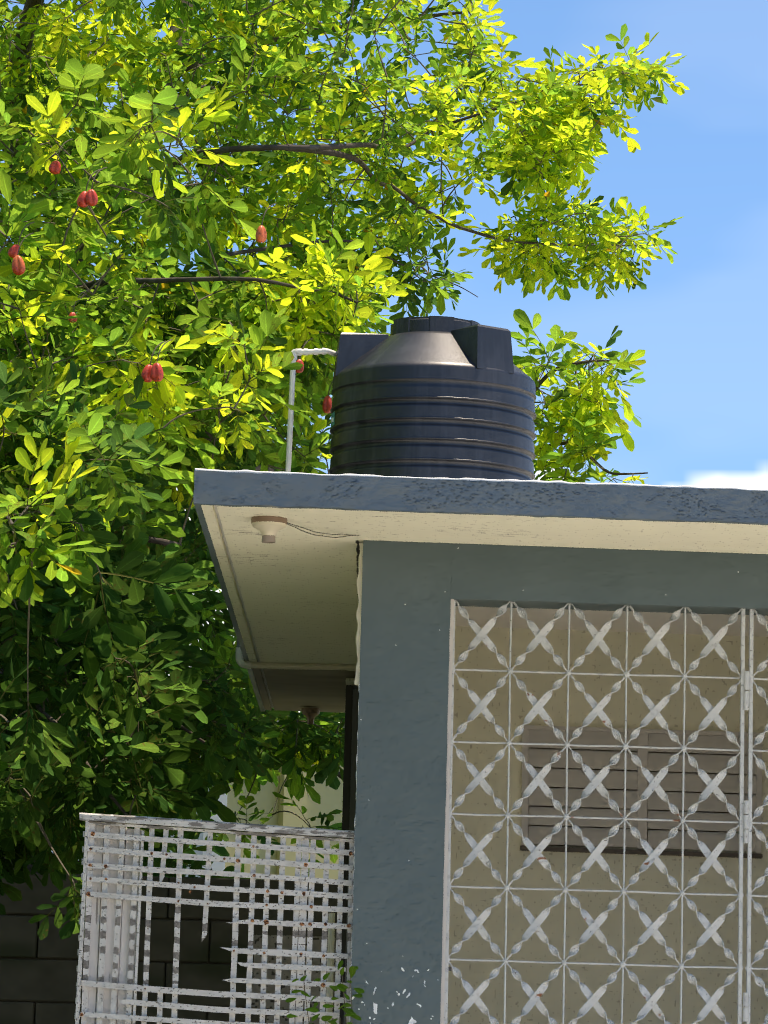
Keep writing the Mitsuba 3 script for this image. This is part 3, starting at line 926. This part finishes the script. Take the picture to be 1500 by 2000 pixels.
for x0, x1, y0, y1, w in VL:
    xe = x0 + (x1 - x0) * (y1 - y0) / ((2000 if y1 > 2000 else y1) - y0)
    if y1 in (1724, 1836):
        pts = [(x0 - w / 2, y0), (x0 + w / 2, y0), (xe + w / 2, y1 - 12), (xe + 2, y1 - 6), (xe - w / 2, y1 + 4), (xe - w / 2 + 0.8, y1 - 14)]
        m = pplate(pts, DL + 0.004, 0.007)
    else:
        m = bar_px((x0, y0), (xe, y1), w, DL + 0.004, 0.007, 40, 0.25)
    put('upright_lath', m, 'worn_lath_paint', lat)
put('upright_lath', bar_px((313, 1930), (278, 3040), 10, DL + 0.001, 0.007, 6, 0.2), 'worn_lath_paint', lat)
put('batten', bar_px((279, 1622), (211, 3060), 5, DL + 0.001, 0.02, 4), 'lath_paint', lat)
for y in (1629, 1659, 1683, 1712, 1743, 1771, 1800, 1832, 1860, 1892, 1925, 1955, 1985):
    x = 165.5 - (y - 1629) * 0.0465
    put('lath_end', pplate([(x - 3.5, y - 6), (x + 7, y - 5.5), (x + 7, y + 6), (x - 3.5, y + 5.5)], DL + 0.001, 0.008), 'lath_paint', lat)
nails = [(181, 1629, 5), (177, 1658, 3), (176, 1690, 3.5), (206, 1692, 4.5), (177, 1716, 3), (207, 1717, 3), (172, 1746, 5), (296, 1667, 3.5), (325, 1669, 2.5), (495, 1653, 2.5), (465, 1651, 2), (438, 1677.5, 3), (465, 1681, 4.5),
         (597, 1689, 4.5), (496, 1710, 4), (685, 1667, 4.5), (594, 1745, 4), (551, 1743, 3), (523, 1741, 3.5), (521, 1768, 3), (608, 1771, 3.5), (493, 1798.5, 4), (520, 1801, 6), (590, 1805, 4.5), (606, 1805, 4), (636, 1805, 4), (681, 1808, 4.5),
         (516, 1861, 3), (588, 1863.5, 3.5), (632, 1867, 3), (631, 1924, 5), (457, 1857, 2.5), (372, 1742, 3), (408, 1731, 2), (160, 1982, 4), (380, 1733, 3), (349, 1724, 2), (348, 1760, 2.2), (406, 1765, 2), (283, 1931, 2)]
for x, y, r in nails:
    a = np.linspace(0, 2 * np.pi, 11)[:-1]
    r *= 1.5
    pts = [(x + r * 0.62 * math.cos(t) * rng.uniform(0.7, 1.25), y + r * 0.62 * math.sin(t) * rng.uniform(0.7, 1.25)) for t in a]
    put('nail', pplate(pts, DL - 0.0098, 0.003), 'rust', lat)
# old planks behind the lattice
DK = DL + 0.03
pk = thing('plank_panel', 'old white vertical planks standing close behind the left end of the lattice gate', 'planks')
for (x0, x1, b0, b1, yt, t) in ((184, 203, 163, 187, 1609, 0.10), (204.5, 234, 190, 215, 1612, 0.03), (236, 246, 216, 226, 1613, 0.10), (247, 275, 227, 254, 1618, 0.03)):
    put('plank', pplate([(x0, yt), (x1, yt + 1.5), (b1 - 52, 3060), (b0 - 52, 3060)], DK, t), 'plank_paint', pk)

# ------------------------------------------------------------------ behind the lattice
DW = 18.0
bw = thing('block_wall', 'dark mossy concrete block wall in deep shade behind the lattice gate', 'wall')
ztop = at(520, 1716, DW)[2]
xa, xb = at(-260, 1800, DW)[0], at(760, 1800, DW)[0]
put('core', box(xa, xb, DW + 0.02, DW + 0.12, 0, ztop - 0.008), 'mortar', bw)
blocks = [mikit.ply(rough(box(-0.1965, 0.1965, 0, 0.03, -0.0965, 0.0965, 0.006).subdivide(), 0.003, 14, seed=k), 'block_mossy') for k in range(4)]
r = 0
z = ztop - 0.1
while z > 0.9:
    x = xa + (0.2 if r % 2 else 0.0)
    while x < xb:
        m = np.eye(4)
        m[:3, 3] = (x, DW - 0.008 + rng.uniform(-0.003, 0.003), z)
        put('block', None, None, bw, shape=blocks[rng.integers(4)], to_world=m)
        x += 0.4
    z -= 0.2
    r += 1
DS = 14.3
for k, (x0, x1, y0, y1, lab) in enumerate(((497, 650, 1826, 1972, 'rough pinkish concrete block behind the lattice, the upper one beside the beige pipe'), (520, 640, 1984, 2885, 'rough pinkish concrete post low behind the lattice, just under the pinkish block'))):
    p, q = at(x0, y0, DS), at(x1, y1, DS)
    b = tag(put(('concrete_block', 'concrete_post')[k], rough(grid_box(p[0], q[0], DS, DS + 0.2, q[2], p[2], (14, 8, 14)), 0.008, 13, seed=40 + k), 'pink_block', smooth=40), lab, ('block', 'post')[k])
p, q = at(655, 1826, DS + 0.3), at(520, 2300, DS + 0.3)
vp = thing('vent_pipe', 'open-topped beige pipe standing behind the right end of the lattice', 'pipe')
a, b = at(648, 1783, 13.4), at(651, 2940, 13.4)
b[0] = a[0] + 0.004
put('shaft', tube(np.array([b, a]), 0.0115, 16, caps=False), 'pvc_cream', vp, smooth=50)
put('bore', tube(np.array([a - [0, 0, 0.05], a]), 0.0095, 16, caps=True), 'gap_dark', vp, smooth=50)
# neighbour's house
DN = 22.5
nb = thing('neighbour_house', 'pale yellow house wall with a white corner seen through the leaves beyond the gate', 'house')
xw, xc = at(396, 1600, DN)[0], at(440, 1600, DN)[0]
zt = at(500, 1440, DN)[2]
TURN = trimesh.transformations.rotation_matrix(math.radians(33), [0, 0, 1], [xc, DN, 0])      # the house stands askew, turned towards the sun


def askew(m):
    m.apply_transform(TURN)
    return m


sc_ = 1 / math.cos(math.radians(33))
put('wall', askew(box(xc, xc + 5.0, DN, DN + 0.2, 0, zt)), 'yellow_paint', nb)
put('wall', askew(box(xc - (xc - xw) * sc_, xc - 0.003, DN - 0.02, DN + 0.2, 0, zt - 0.05)), 'white_paint', nb, label='white corner wall')
put('pier', askew(box(xc + 0.36, xc + 0.52, DN - 0.06, DN - 0.003, 0, zt - 0.02)), 'yellow_paint', nb)
put('wall', askew(box(xc - (xc - xw) * sc_ - 0.003, xc - (xc - xw) * sc_ + 0.15, DN + 0.203, DN + 5, 0, zt - 0.05)), 'white_paint', nb)
put('roof', askew(box(xc - 0.5, xc + 5.2, DN - 0.04, DN + 6, zt + 0.003, zt + 0.12)), 'neighbour_roof', nb)

# ------------------------------------------------------------------ foliage


def leaflet(L, width, droop, fold, n=6):
    t = {8: np.array([0, .1, .25, .45, .65, .83, .94, 1]), 6: np.array([0, .2, .45, .7, .90, 1.0]), 4: np.array([0, .36, .78, 1.0])}[n]
    w = width * np.interp(t, [0, 0.2, 0.36, 0.45, 0.7, 0.78, 0.90, 0.95, 1.0], [0.05, 0.44, 0.70, 0.82, 1.0, 0.98, 0.72, 0.5, 0.16]) / 2
    z = -droop * t ** 2
    mid = np.stack([t * L, 0 * t, L * z - fold * w * L], -1)
    lf = np.stack([t * L, w * L, L * z], -1)
    rt = np.stack([t * L, -w * L, L * z], -1)
    v = np.stack([lf, mid, rt], 1).reshape(-1, 3)
    f = []
    for i in range(n - 1):
        for k in range(2):
            a, b = i * 3 + k, i * 3 + k + 1
            f += [(a, b, b + 3), (a, b + 3, a + 3)]
    return v, np.array(f)


def rotm(ax, ang):
    return trimesh.transformations.rotation_matrix(ang, ax)[:3, :3]


def compound(pairs, L, rg, n, lit_tone):
    """One compound leaf: rachis along +x, leaflets in pairs, larger towards the tip; (vertices, faces, uv)."""
    vs, fs, us, at_ = [], [], [], 0
    rl = L * (0.30 + 0.38 * pairs)
    for k in range(pairs):
        s = (k + 0.75) / (pairs - 0.1)
        for sg in (-1, 1):
            if rg.random() < 0.06:
                continue
            ll = L * (0.66 + 0.36 * s) * rg.uniform(0.82, 1.12)
            v, f = leaflet(ll, rg.uniform(0.40, 0.52), rg.uniform(-0.05, 0.30), rg.uniform(0.05, 0.65), n)
            rows = len(v) // 3
            tw = np.repeat(np.linspace(0, 1, rows), 3) * rg.normal(0, 0.5)          # the blade curls along its length
            yv, zv = v[:, 1].copy(), v[:, 2].copy()
            v[:, 1], v[:, 2] = yv * np.cos(tw), zv + yv * np.sin(tw)
            al = np.repeat(v[::3, 0] / ll, 3)
            uid = int(rg.integers(0, 60))
            u = np.stack([2 * uid + np.tile([0.02, 0.5, 0.98], rows), 2 * lit_tone + np.clip(al, 0.01, 0.99)], -1)
            ang = sg * math.radians(rg.uniform(46, 70) - 26 * s)
            v = v @ rotm([1, 0, 0], rg.normal(0, 0.45)).T
            v = v @ rotm([0, 1, 0], rg.normal(0.12, 0.24)).T
            v = v @ rotm([0, 0, 1], ang).T
            v = v + np.array([s * rl, sg * 0.004, -0.25 * rl * s * s])
            vs.append(v), fs.append(f + at_), us.append(u)
            at_ += len(v)
    t = np.linspace(0, 1, 5)                       # the rachis: a thin three-sided stalk
    pth = np.stack([t * rl * 0.96, 0 * t, -0.25 * rl * t * t], -1)
    m = tube(pth, np.linspace(0.022, 0.012, 5), 3, caps=False)
    vs.append(np.array(m.vertices)), fs.append(np.array(m.faces) + at_), us.append(np.tile([0.5, 2 * 20 + 0.5], (len(m.vertices), 1)))
    return np.vstack(vs), np.vstack(fs), np.vstack(us)


NV = 14
lrg = np.random.default_rng(21)
VAR = {}
for lit_tone in (0, 1, 2, 10, 11, 12):          # 10 to 12: the same with fewer faces, for the mass
    VAR[lit_tone] = [compound(int(lrg.integers(3, 5)), 1.0, lrg, 6 if lit_tone < 9 else 4, (1, 7, 14)[lit_tone % 10]) for _ in range(NV)]


def in_poly(poly, n, rg):
    pg = Polygon(poly)
    x0, y0, x1, y1 = pg.bounds
    out = []
    while len(out) < n:
        c = rg.uniform([x0, y0], [x1, y1], (n * 3, 2))
        out += [p for p in c if pg.contains(Point(p))]
    return np.array(out[:n])


def grow(tree, limbs, regions, seed, lean=(0, 0, 0), twig_r=0.0042, max_leaf_parts=300, limb_names='branch'):
    """A tree: named limbs, twigs grown from the nearest wood to each leaf cluster, and compound leaves round the twig ends."""
    rg = np.random.default_rng(seed)
    nodes = []
    for k, (ctrl, r0, r1) in enumerate(limbs):
        P_ = np.array([at(x, y, d) for x, y, d in ctrl])
        n = max(10, int(len(P_) * 7))
        p = spline(P_, n)
        p = p + (meshkit.fbm(p * 2.2 + k, 2, seed=k)[:, None] - 0.5) * 0.05 * np.array([1, 1, 0.6]) * np.linspace(0, 1, n)[:, None]
        m = tube(p, np.linspace(r0, r1, n) * (1 + 0.12 * (meshkit.noise(p * 9) - 0.5)), 12 if r0 > 0.05 else 8)
        put('trunk' if k == 0 else limb_names, rough(m, 0.12 * r1, 14, seed=k), 'bark', tree, smooth=60)
        nodes.append(p)
    nodes = np.vstack(nodes)
    tips, info = [], []
    for poly, d0, d1, cnt, size, ncomp, lit_tone in regions:
        xy = in_poly(poly, cnt, rg)
        dd = rg.uniform(d0, d1, cnt)
        for (x, y), d in zip(xy, dd):
            tips.append(at(x, y, d))
            info.append((size * rg.uniform(0.72, 1.22), ncomp, lit_tone))
    tips = np.array(tips)
    dist = cKDTree(nodes).query(tips)[0]
    order = np.argsort(dist)
    all_nodes = nodes.copy()
    twigs = []
    leaves = []                                  # (matrix, variant, lit_tone, pixel size)
    pend = []
    kd = cKDTree(all_nodes)
    for q, i in enumerate(order):
        if q % 40 == 0 and pend:
            all_nodes = np.vstack([all_nodes] + pend)
            pend = []
            kd = cKDTree(all_nodes)
        tip = tips[i]
        size, ncomp, lit_tone = info[i]
        d, j = kd.query(tip)
        base = all_nodes[j]
        ax = tip - base
        L = np.linalg.norm(ax) + 1e-6
        mid = (base + tip) / 2 + rg.normal(0, 0.08 * L, 3) + np.array([0, 0, 0.07 * L])
        tt = np.linspace(0, 1, 7)[:, None]
        path = (1 - tt) ** 2 * base + 2 * tt * (1 - tt) * mid + tt ** 2 * tip
        rb = min(0.014, twig_r * (0.8 + 0.9 * L))
        twigs.append(tube(path, np.linspace(rb, 0.0022, 7), 4, caps=False))
        pend.append(path[2:])
        tdir = path[-1] - path[-2]
        tdir /= np.linalg.norm(tdir) + 1e-9
        tdir = tdir + np.array([0.0, 0, 0.25]) + rg.normal(0, 0.15, 3)
        tdir /= np.linalg.norm(tdir)
        n = max(2, int(round(ncomp * rg.uniform(0.7, 1.3))))
        ph0 = rg.uniform(0, 6.28)
        spread = rg.normal(0, 0.45)          # whole sprays are yellower or greener
        e1 = np.cross(tdir, [0.3, 0.9, 0.2])
        e1 /= np.linalg.norm(e1)
        e2 = np.cross(tdir, e1)
        for k in range(n):
            ph = ph0 + k * 2.4 + rg.normal(0, 0.3)
            tilt = math.radians(rg.uniform(25, 85))
            x = tdir * math.cos(tilt) + (e1 * math.cos(ph) + e2 * math.sin(ph)) * math.sin(tilt)
            x = x + np.array([0, 0, -0.12])
            x /= np.linalg.norm(x)
            up = np.array([0, -0.1, 1.0]) + rg.normal(0, 0.55 - 0.14 * lit_tone, 3)
            zz = up - x * (up @ x)
            if np.linalg.norm(zz) < 0.2:
                zz = np.cross(x, rg.normal(0, 1, 3))
            zz /= np.linalg.norm(zz)
            yy = np.cross(zz, x)
            s = size * rg.uniform(0.8, 1.15)
            m = np.eye(4)
            m[:3, 0], m[:3, 1], m[:3, 2] = x * s, yy * s, zz * s
            m[:3, 3] = tip - tdir * 0.05 * rg.random() * min(1, L * 4)
            yg = int(np.clip(round(lit_tone + spread + rg.normal(0, 0.35)), 0, 2))
            leaves.append((m, int(rg.integers(NV)), yg))
    put('twigs', cat(twigs), 'twig_bark', tree, kind='stuff')
    # the leaves that show largest become parts of their own, the rest one mass
    pos = np.array([m[:3, 3] for m, _, _ in leaves])
    pp = np.array([pix(p) for p in pos])
    sz = np.array([np.linalg.norm(m[:3, 0]) for m, _, _ in leaves])
    inside = (pp[:, 0] > 20) & (pp[:, 0] < 1480) & (pp[:, 1] > 20) & (pp[:, 1] < 1980)
    score = np.where(inside, sz / pos[:, 1], 0)
    own = set(np.argsort(-score)[:max_leaf_parts].tolist())
    groups = {}
    for i, (m, vi, yg) in enumerate(leaves):
        if i not in own:
            groups.setdefault((vi, yg), []).append(m)
    V, Fs, C, off = [], [], [], 0
    for (vi, yg), ms in groups.items():
        v, f, c = VAR[yg + 10][vi]
        ms = np.array(ms)
        w = np.einsum('kij,nj->kni', ms[:, :3, :3], v) + ms[:, None, :3, 3]
        V.append(w.reshape(-1, 3))
        Fs.append((f[None] + (np.arange(len(ms)) * len(v))[:, None, None]).reshape(-1, 3) + off)
        shift = np.stack([2 * 60 * rg.integers(0, 400, len(ms)), 2 * np.zeros(len(ms))], -1)[:, None, :]
        C.append((c[None] + shift).reshape(-1, 2))
        off += len(ms) * len(v)
    if V:
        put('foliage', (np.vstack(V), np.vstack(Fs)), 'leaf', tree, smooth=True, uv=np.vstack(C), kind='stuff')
    for i in sorted(own):
        m, vi, yg = leaves[i]
        if (vi, yg) not in LEAF_SHAPES:
            v, f, c = VAR[yg][vi]
            LEAF_SHAPES[(vi, yg)] = mikit.ply((v, f), 'leaf', smooth=True, uv=c)
        put('leaf', None, None, tree, shape=LEAF_SHAPES[(vi, yg)], to_world=m)
    print(tree, 'leaves', len(leaves), 'tris', sum(len(f) for f in Fs))


LEAF_SHAPES = {}
tree = thing('ackee_tree', 'big leafy fruit tree with red fruit filling the left and top beside the house', 'tree')
limbs = [
    ([(20, 3200, 18.6), (40, 1700, 18.6), (50, 1100, 18.5), (60, 780, 18.5), (85, 580, 18.6)], 0.15, 0.11),
    ([(85, 580, 18.6), (150, 470, 18.9), (225, 370, 19.2), (300, 220, 19.6), (345, 100, 19.8), (365, -40, 20), (400, -300, 20)], 0.085, 0.04),
    ([(85, 580, 18.6), (50, 420, 18.9), (10, 250, 19.3), (-60, 20, 19.6), (-120, -250, 19.8)], 0.06, 0.03),
    ([(225, 370, 19.2), (330, 330, 18.6), (425, 294, 16.6), (560, 288, 16.3), (690, 284, 16.6), (830, 262, 18.0), (960, 215, 18.0), (1065, 182, 18.0), (1180, 155, 18.0), (1270, 130, 18.0)], 0.022, 0.005),
    ([(560, 288, 16.3), (690, 310, 16.8), (760, 362, 17.5), (830, 412, 17.5), (900, 447, 17.6), (1000, 472, 17.6), (1120, 478, 17.6), (1265, 478, 17.6)], 0.016, 0.004),
    ([(345, 140, 19.8), (480, 95, 19.8), (620, 60, 19.8), (760, 40, 19.6), (900, 25, 19.5)], 0.028, 0.008),
    ([(300, 220, 19.6), (440, 170, 20), (600, 180, 20.2), (760, 170, 20.4), (900, 130, 20.2)], 0.025, 0.008),
    ([(85, 580, 18.6), (220, 550, 17.0), (330, 548, 15.8), (500, 546, 15.4), (640, 570, 15.6), (700, 590, 15.6)], 0.026, 0.006),
    ([(60, 780, 18.5), (125, 690, 17.2), (205, 726, 16.6), (300, 790, 16.3), (420, 860, 16.4), (500, 915, 16.6), (640, 960, 17.2)], 0.034, 0.013),
    ([(430, 500, 16.6), (560, 480, 16.8), (680, 470, 16.8), (800, 520, 16.9), (890, 556, 17), (935, 580, 17)], 0.010, 0.002),
    ([(50, 1100, 18.5), (120, 1030, 16.5), (190, 1040, 15.6), (290, 1055, 15.2), (350, 1066, 15.4)], 0.034, 0.012),
    ([(45, 1250, 18.5), (0, 1300, 15.4), (45, 1355, 14.2), (130, 1425, 13.6), (200, 1540, 13.3), (250, 1600, 13.2)], 0.026, 0.006),
    ([(40, 1400, 18.5), (150, 1300, 15.6), (240, 1330, 14.8), (330, 1400, 14.5), (400, 1450, 14.5)], 0.026, 0.006),
    ([(45, 1180, 18.5), (220, 1250, 19.5), (420, 1360, 20.2), (600, 1465, 20.4), (672, 1520, 20.5), (720, 1560, 20.6)], 0.034, 0.012),
    ([(50, 900, 18.5), (-60, 900, 14.6), (0, 980, 12.6), (40, 1050, 12.2)], 0.026, 0.005),
    ([(10, 250, 19.3), (100, -100, 16.5), (200, -300, 14.5), (350, -420, 13.5)], 0.05, 0.02),
]
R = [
    # polygon in pixels, nearest and farthest distance, clusters, leaflet length, leaves per cluster, painted light tone (0 shaded dark .. 2 sunlit yellow)
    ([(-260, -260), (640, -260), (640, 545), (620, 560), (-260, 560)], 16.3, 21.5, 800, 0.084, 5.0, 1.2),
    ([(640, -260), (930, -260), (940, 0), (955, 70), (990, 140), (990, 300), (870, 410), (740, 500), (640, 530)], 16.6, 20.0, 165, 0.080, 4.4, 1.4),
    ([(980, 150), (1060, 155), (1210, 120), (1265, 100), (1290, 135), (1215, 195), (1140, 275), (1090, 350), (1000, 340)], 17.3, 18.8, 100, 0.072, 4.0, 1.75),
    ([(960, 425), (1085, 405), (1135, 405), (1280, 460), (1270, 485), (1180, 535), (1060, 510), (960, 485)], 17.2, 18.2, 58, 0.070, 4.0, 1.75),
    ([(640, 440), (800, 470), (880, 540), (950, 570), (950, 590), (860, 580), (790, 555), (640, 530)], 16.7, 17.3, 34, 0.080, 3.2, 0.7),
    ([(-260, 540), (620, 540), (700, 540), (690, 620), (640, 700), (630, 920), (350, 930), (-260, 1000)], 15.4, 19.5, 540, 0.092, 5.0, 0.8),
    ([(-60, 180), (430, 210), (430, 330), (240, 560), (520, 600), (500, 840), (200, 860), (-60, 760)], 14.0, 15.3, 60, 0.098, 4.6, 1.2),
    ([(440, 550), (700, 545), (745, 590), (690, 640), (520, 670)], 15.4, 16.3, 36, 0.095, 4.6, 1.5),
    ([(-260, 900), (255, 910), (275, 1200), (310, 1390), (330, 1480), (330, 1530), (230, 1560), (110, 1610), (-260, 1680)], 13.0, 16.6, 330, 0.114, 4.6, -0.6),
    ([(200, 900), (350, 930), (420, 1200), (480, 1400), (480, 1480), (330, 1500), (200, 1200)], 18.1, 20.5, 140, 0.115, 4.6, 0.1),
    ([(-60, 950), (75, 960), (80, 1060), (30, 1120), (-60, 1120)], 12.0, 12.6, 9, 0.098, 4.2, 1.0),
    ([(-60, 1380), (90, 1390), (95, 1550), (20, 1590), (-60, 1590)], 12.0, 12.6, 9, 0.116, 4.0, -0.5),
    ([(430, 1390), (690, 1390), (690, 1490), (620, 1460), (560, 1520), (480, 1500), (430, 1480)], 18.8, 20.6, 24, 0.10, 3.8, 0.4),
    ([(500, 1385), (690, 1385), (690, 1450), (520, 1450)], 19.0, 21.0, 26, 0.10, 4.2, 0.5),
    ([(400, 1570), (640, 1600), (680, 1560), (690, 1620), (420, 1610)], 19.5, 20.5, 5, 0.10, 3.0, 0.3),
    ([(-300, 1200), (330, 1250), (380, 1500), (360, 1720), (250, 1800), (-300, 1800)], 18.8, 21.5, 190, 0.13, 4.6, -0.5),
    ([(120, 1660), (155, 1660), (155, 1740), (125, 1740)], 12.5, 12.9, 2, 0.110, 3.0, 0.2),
    # the crown goes on outside the picture, to the left and above, then leaf masses added for shade
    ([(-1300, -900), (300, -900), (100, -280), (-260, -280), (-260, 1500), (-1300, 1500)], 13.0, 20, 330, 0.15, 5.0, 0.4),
    ([(-1700, -900), (-350, -900), (-300, 2100), (-1700, 2100)], 8.5, 12.5, 260, 0.16, 5.0, 0.2),  # unseen leaves near the eye, thickened to block sky light
    ([(-1700, 2000), (-330, 2000), (-250, 2900), (-1700, 2900)], 9.0, 12.0, 130, 0.16, 5.0, 0.0),  # unseen low leaf mass, added to block light from the front left
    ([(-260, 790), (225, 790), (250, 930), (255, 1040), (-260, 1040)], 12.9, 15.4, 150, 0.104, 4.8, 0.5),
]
grow(tree, limbs, R, 5)

tree2 = thing('tree', 'smaller tree with thin yellow-green sprays rising behind the right side of the water tank', 'tree')
limbs2 = [
    ([(900, 3000, 19.5), (910, 1500, 19.5), (930, 1150, 19.4), (960, 960, 19.3)], 0.10, 0.05),
    ([(960, 960, 19.3), (1020, 800, 19.2), (1100, 715, 19.0), (1180, 705, 19.0), (1225, 720, 19.0)], 0.02, 0.004),
    ([(930, 1150, 19.4), (1040, 880, 19.2), (1120, 865, 19.0), (1150, 890, 19.0), (1200, 925, 18.9), (1262, 925, 18.8)], 0.02, 0.004),
    ([(930, 1150, 19.4), (1010, 945, 19.2), (1110, 950, 19.0), (1180, 960, 19.0)], 0.014, 0.003),
]
R2 = [
    ([(1000, 690), (1080, 690), (1180, 690), (1225, 730), (1195, 790), (1150, 780), (1060, 830), (990, 830)], 18.6, 19.5, 30, 0.098, 3.2, 1.5),
    ([(1040, 830), (1120, 800), (1150, 890), (1260, 920), (1235, 945), (1060, 955)], 18.6, 19.3, 22, 0.095, 3.0, 1.4),
    ([(760, 860), (1030, 860), (1060, 1000), (1250, 1000), (1260, 1300), (700, 1300)], 18.8, 20.5, 60, 0.10, 4.0, 0.8),
]
grow(tree2, limbs2, R2, 9, max_leaf_parts=60)

# climbing plant at the foot of the pillar
plant = thing('climbing_plant', 'small leafy green vine at the foot of the blue-grey pillar, in front of the lattice', 'plant')
stems = [([(688, 3080, 11.5), (690, 2500, 11.5), (680, 2040, 11.5), (672, 1950, 11.52), (668, 1905, 11.53)], 0.0028, 0.0014), ([(655, 3080, 11.5), (645, 2500, 11.5), (612, 2050, 11.5), (598, 1960, 11.52), (592, 1905, 11.53)], 0.0025, 0.0013),
         ([(692, 3080, 11.5), (690, 2500, 11.5), (688, 2000, 11.5), (684, 1900, 11.5)], 0.0025, 0.0013)]
for ctrl, r0, r1 in stems:
    put('stem', tube(spline(np.array([at(*c) for c in ctrl]), 16), np.linspace(r0, r1, 16), 6), 'twig_bark', plant, smooth=60)
vrg = np.random.default_rng(31)
vleaf = []
for k in range(3):
    v, f = leaflet(1.0, 0.6, 0.15, 0.3, 8)
    v = v @ rotm([1, 0, 0], vrg.normal(0, 0.2)).T
    al = np.repeat(np.linspace(0.02, 0.98, len(v) // 3), 3)
    c = np.stack([2 * (k + 5) + np.tile([0.02, 0.5, 0.98], len(v) // 3), 2 * 4 + al], -1)
    vleaf.append(mikit.ply((v, f), 'leaf', smooth=True, uv=c))
for (x, y) in [(600, 1905), (585, 1912), (612, 1915), (592, 1935), (580, 1950), (607, 1948), (618, 1945), (595, 1972), (612, 1970), (582, 1985), (625, 1980), (645, 1900), (660, 1895), (672, 1888), (655, 1925), (642, 1925), (662, 1950), (676, 1915), (684, 1890),
               (682, 1930), (672, 1940), (688, 1945), (680, 1960), (668, 1970), (650, 1985), (660, 1990), (684, 1985), (676, 1998), (690, 1965), (640, 1995), (600, 2000), (655, 1965), (686, 1910), (665, 2015), (690, 2010), (680, 1975), (690, 1930), (671, 1985)]:
    D = vrg.uniform(11.44, 11.56)
    th = vrg.uniform(0, 6.28)
    xd = np.array([math.cos(th), vrg.normal(0, 0.4) - 0.2, 0.35 * math.sin(th)])
    xd /= np.linalg.norm(xd)
    up = np.array([vrg.normal(0, 0.3), -0.7, 0.8])
    zz = up - xd * (up @ xd)
    zz /= np.linalg.norm(zz)
    s = vrg.uniform(0.022, 0.042)
    m = np.eye(4)
    m[:3, 0], m[:3, 1], m[:3, 2] = xd * s, np.cross(zz, xd) * s, zz * s
    m[:3, 3] = at(x, y, D)
    put('leaf', None, None, plant, shape=vleaf[vrg.integers(3)], to_world=m)


# red fruit hanging in the tree
def fruit_mesh(r, h, rg):
    n, k = 36, 16
    th = np.linspace(0, 2 * np.pi, n, endpoint=False)
    u = np.linspace(0.02, np.pi - 0.02, k)
    prof_r = np.sin(u) ** 0.85 * (1 + 0.22 * np.cos(u + 2.6))
    V = []
    for a, q in zip(u, prof_r):
        lobe = 1 - 0.28 * np.abs(np.cos(1.5 * th)) ** 6 * np.sin(a)
        V.append(np.stack([r * q * lobe * np.cos(th), r * q * lobe * np.sin(th), np.full(n, h / 2 * np.cos(a))], -1))
    V = np.vstack(V)
    i, j = np.meshgrid(np.arange(k - 1), np.arange(n), indexing='ij')
    q = np.stack([i * n + j, (i + 1) * n + j, (i + 1) * n + (j + 1) % n, i * n + (j + 1) % n], -1).reshape(-1, 4)
    return trimesh.Trimesh(V, np.vstack([q[:, [0, 1, 2]], q[:, [0, 2, 3]]]), process=False)


FR = [(108, 327, 14.05, 12, 26, 0.2, 'red lobed fruit half hidden by leaves, topmost on the left'),
      (163, 389, 13.9, 12, 32, 0.25, 'red fruit on the left of the upper touching pair'), (179, 386, 13.88, 12, 32, -0.1, 'red fruit on the right of the upper touching pair'),
      (510, 457, 13.9, 11, 33, 0.0, 'single bright red fruit hanging free, high above the roof corner'),
      (28, 490, 13.85, 10, 28, 0.5, 'red fruit partly covered by leaves at the left edge, above its neighbour'), (36, 518, 13.8, 13, 38, -0.15, 'red fruit at the left edge, the lower of two'),
      (142, 620, 14.2, 9, 20, 0.0, 'sliver of red fruit behind dark leaves near the trunk'),
      (289, 729, 13.7, 13, 34, 0.2, 'red fruit on the left of the lower touching pair'), (307, 727, 13.68, 13, 36, -0.1, 'red fruit on the right of the lower touching pair'),
      (584, 715, 15.3, 10, 26, 0.1, 'red fruit half hidden behind the white feed pipe'), (640, 790, 15.5, 10, 34, 0.0, 'red fruit beside the left edge of the black tank')]
frg = np.random.default_rng(3)
for x, y, D, r, h, tilt, lab in FR:
    s = D / F
    f = thing('fruit', lab, 'fruit', 'red fruit hanging in the leafy tree')
    m = fruit_mesh(r * s * 1.15, h * s * 1.05, frg)
    R_ = trimesh.transformations.rotation_matrix(tilt, [0, 1, 0]) @ trimesh.transformations.rotation_matrix(frg.uniform(0, 6), [0, 0, 1])
    m.apply_transform(R_)
    c = at(x, y, D)
    m.apply_translation(c)
    put('pod', m, 'fruit_skin', f, smooth=50)
    top = c + R_[:3, :3] @ np.array([0, 0, h * s / 2])
    put('stalk', tube(spline([top - [0, 0, 0.004], top + [0.006, 0, 0.03], top + [0.02, 0.02, 0.07], top + [0.05, 0.06, 0.10]], 8), 0.0022, 6), 'twig_bark', f, smooth=60)
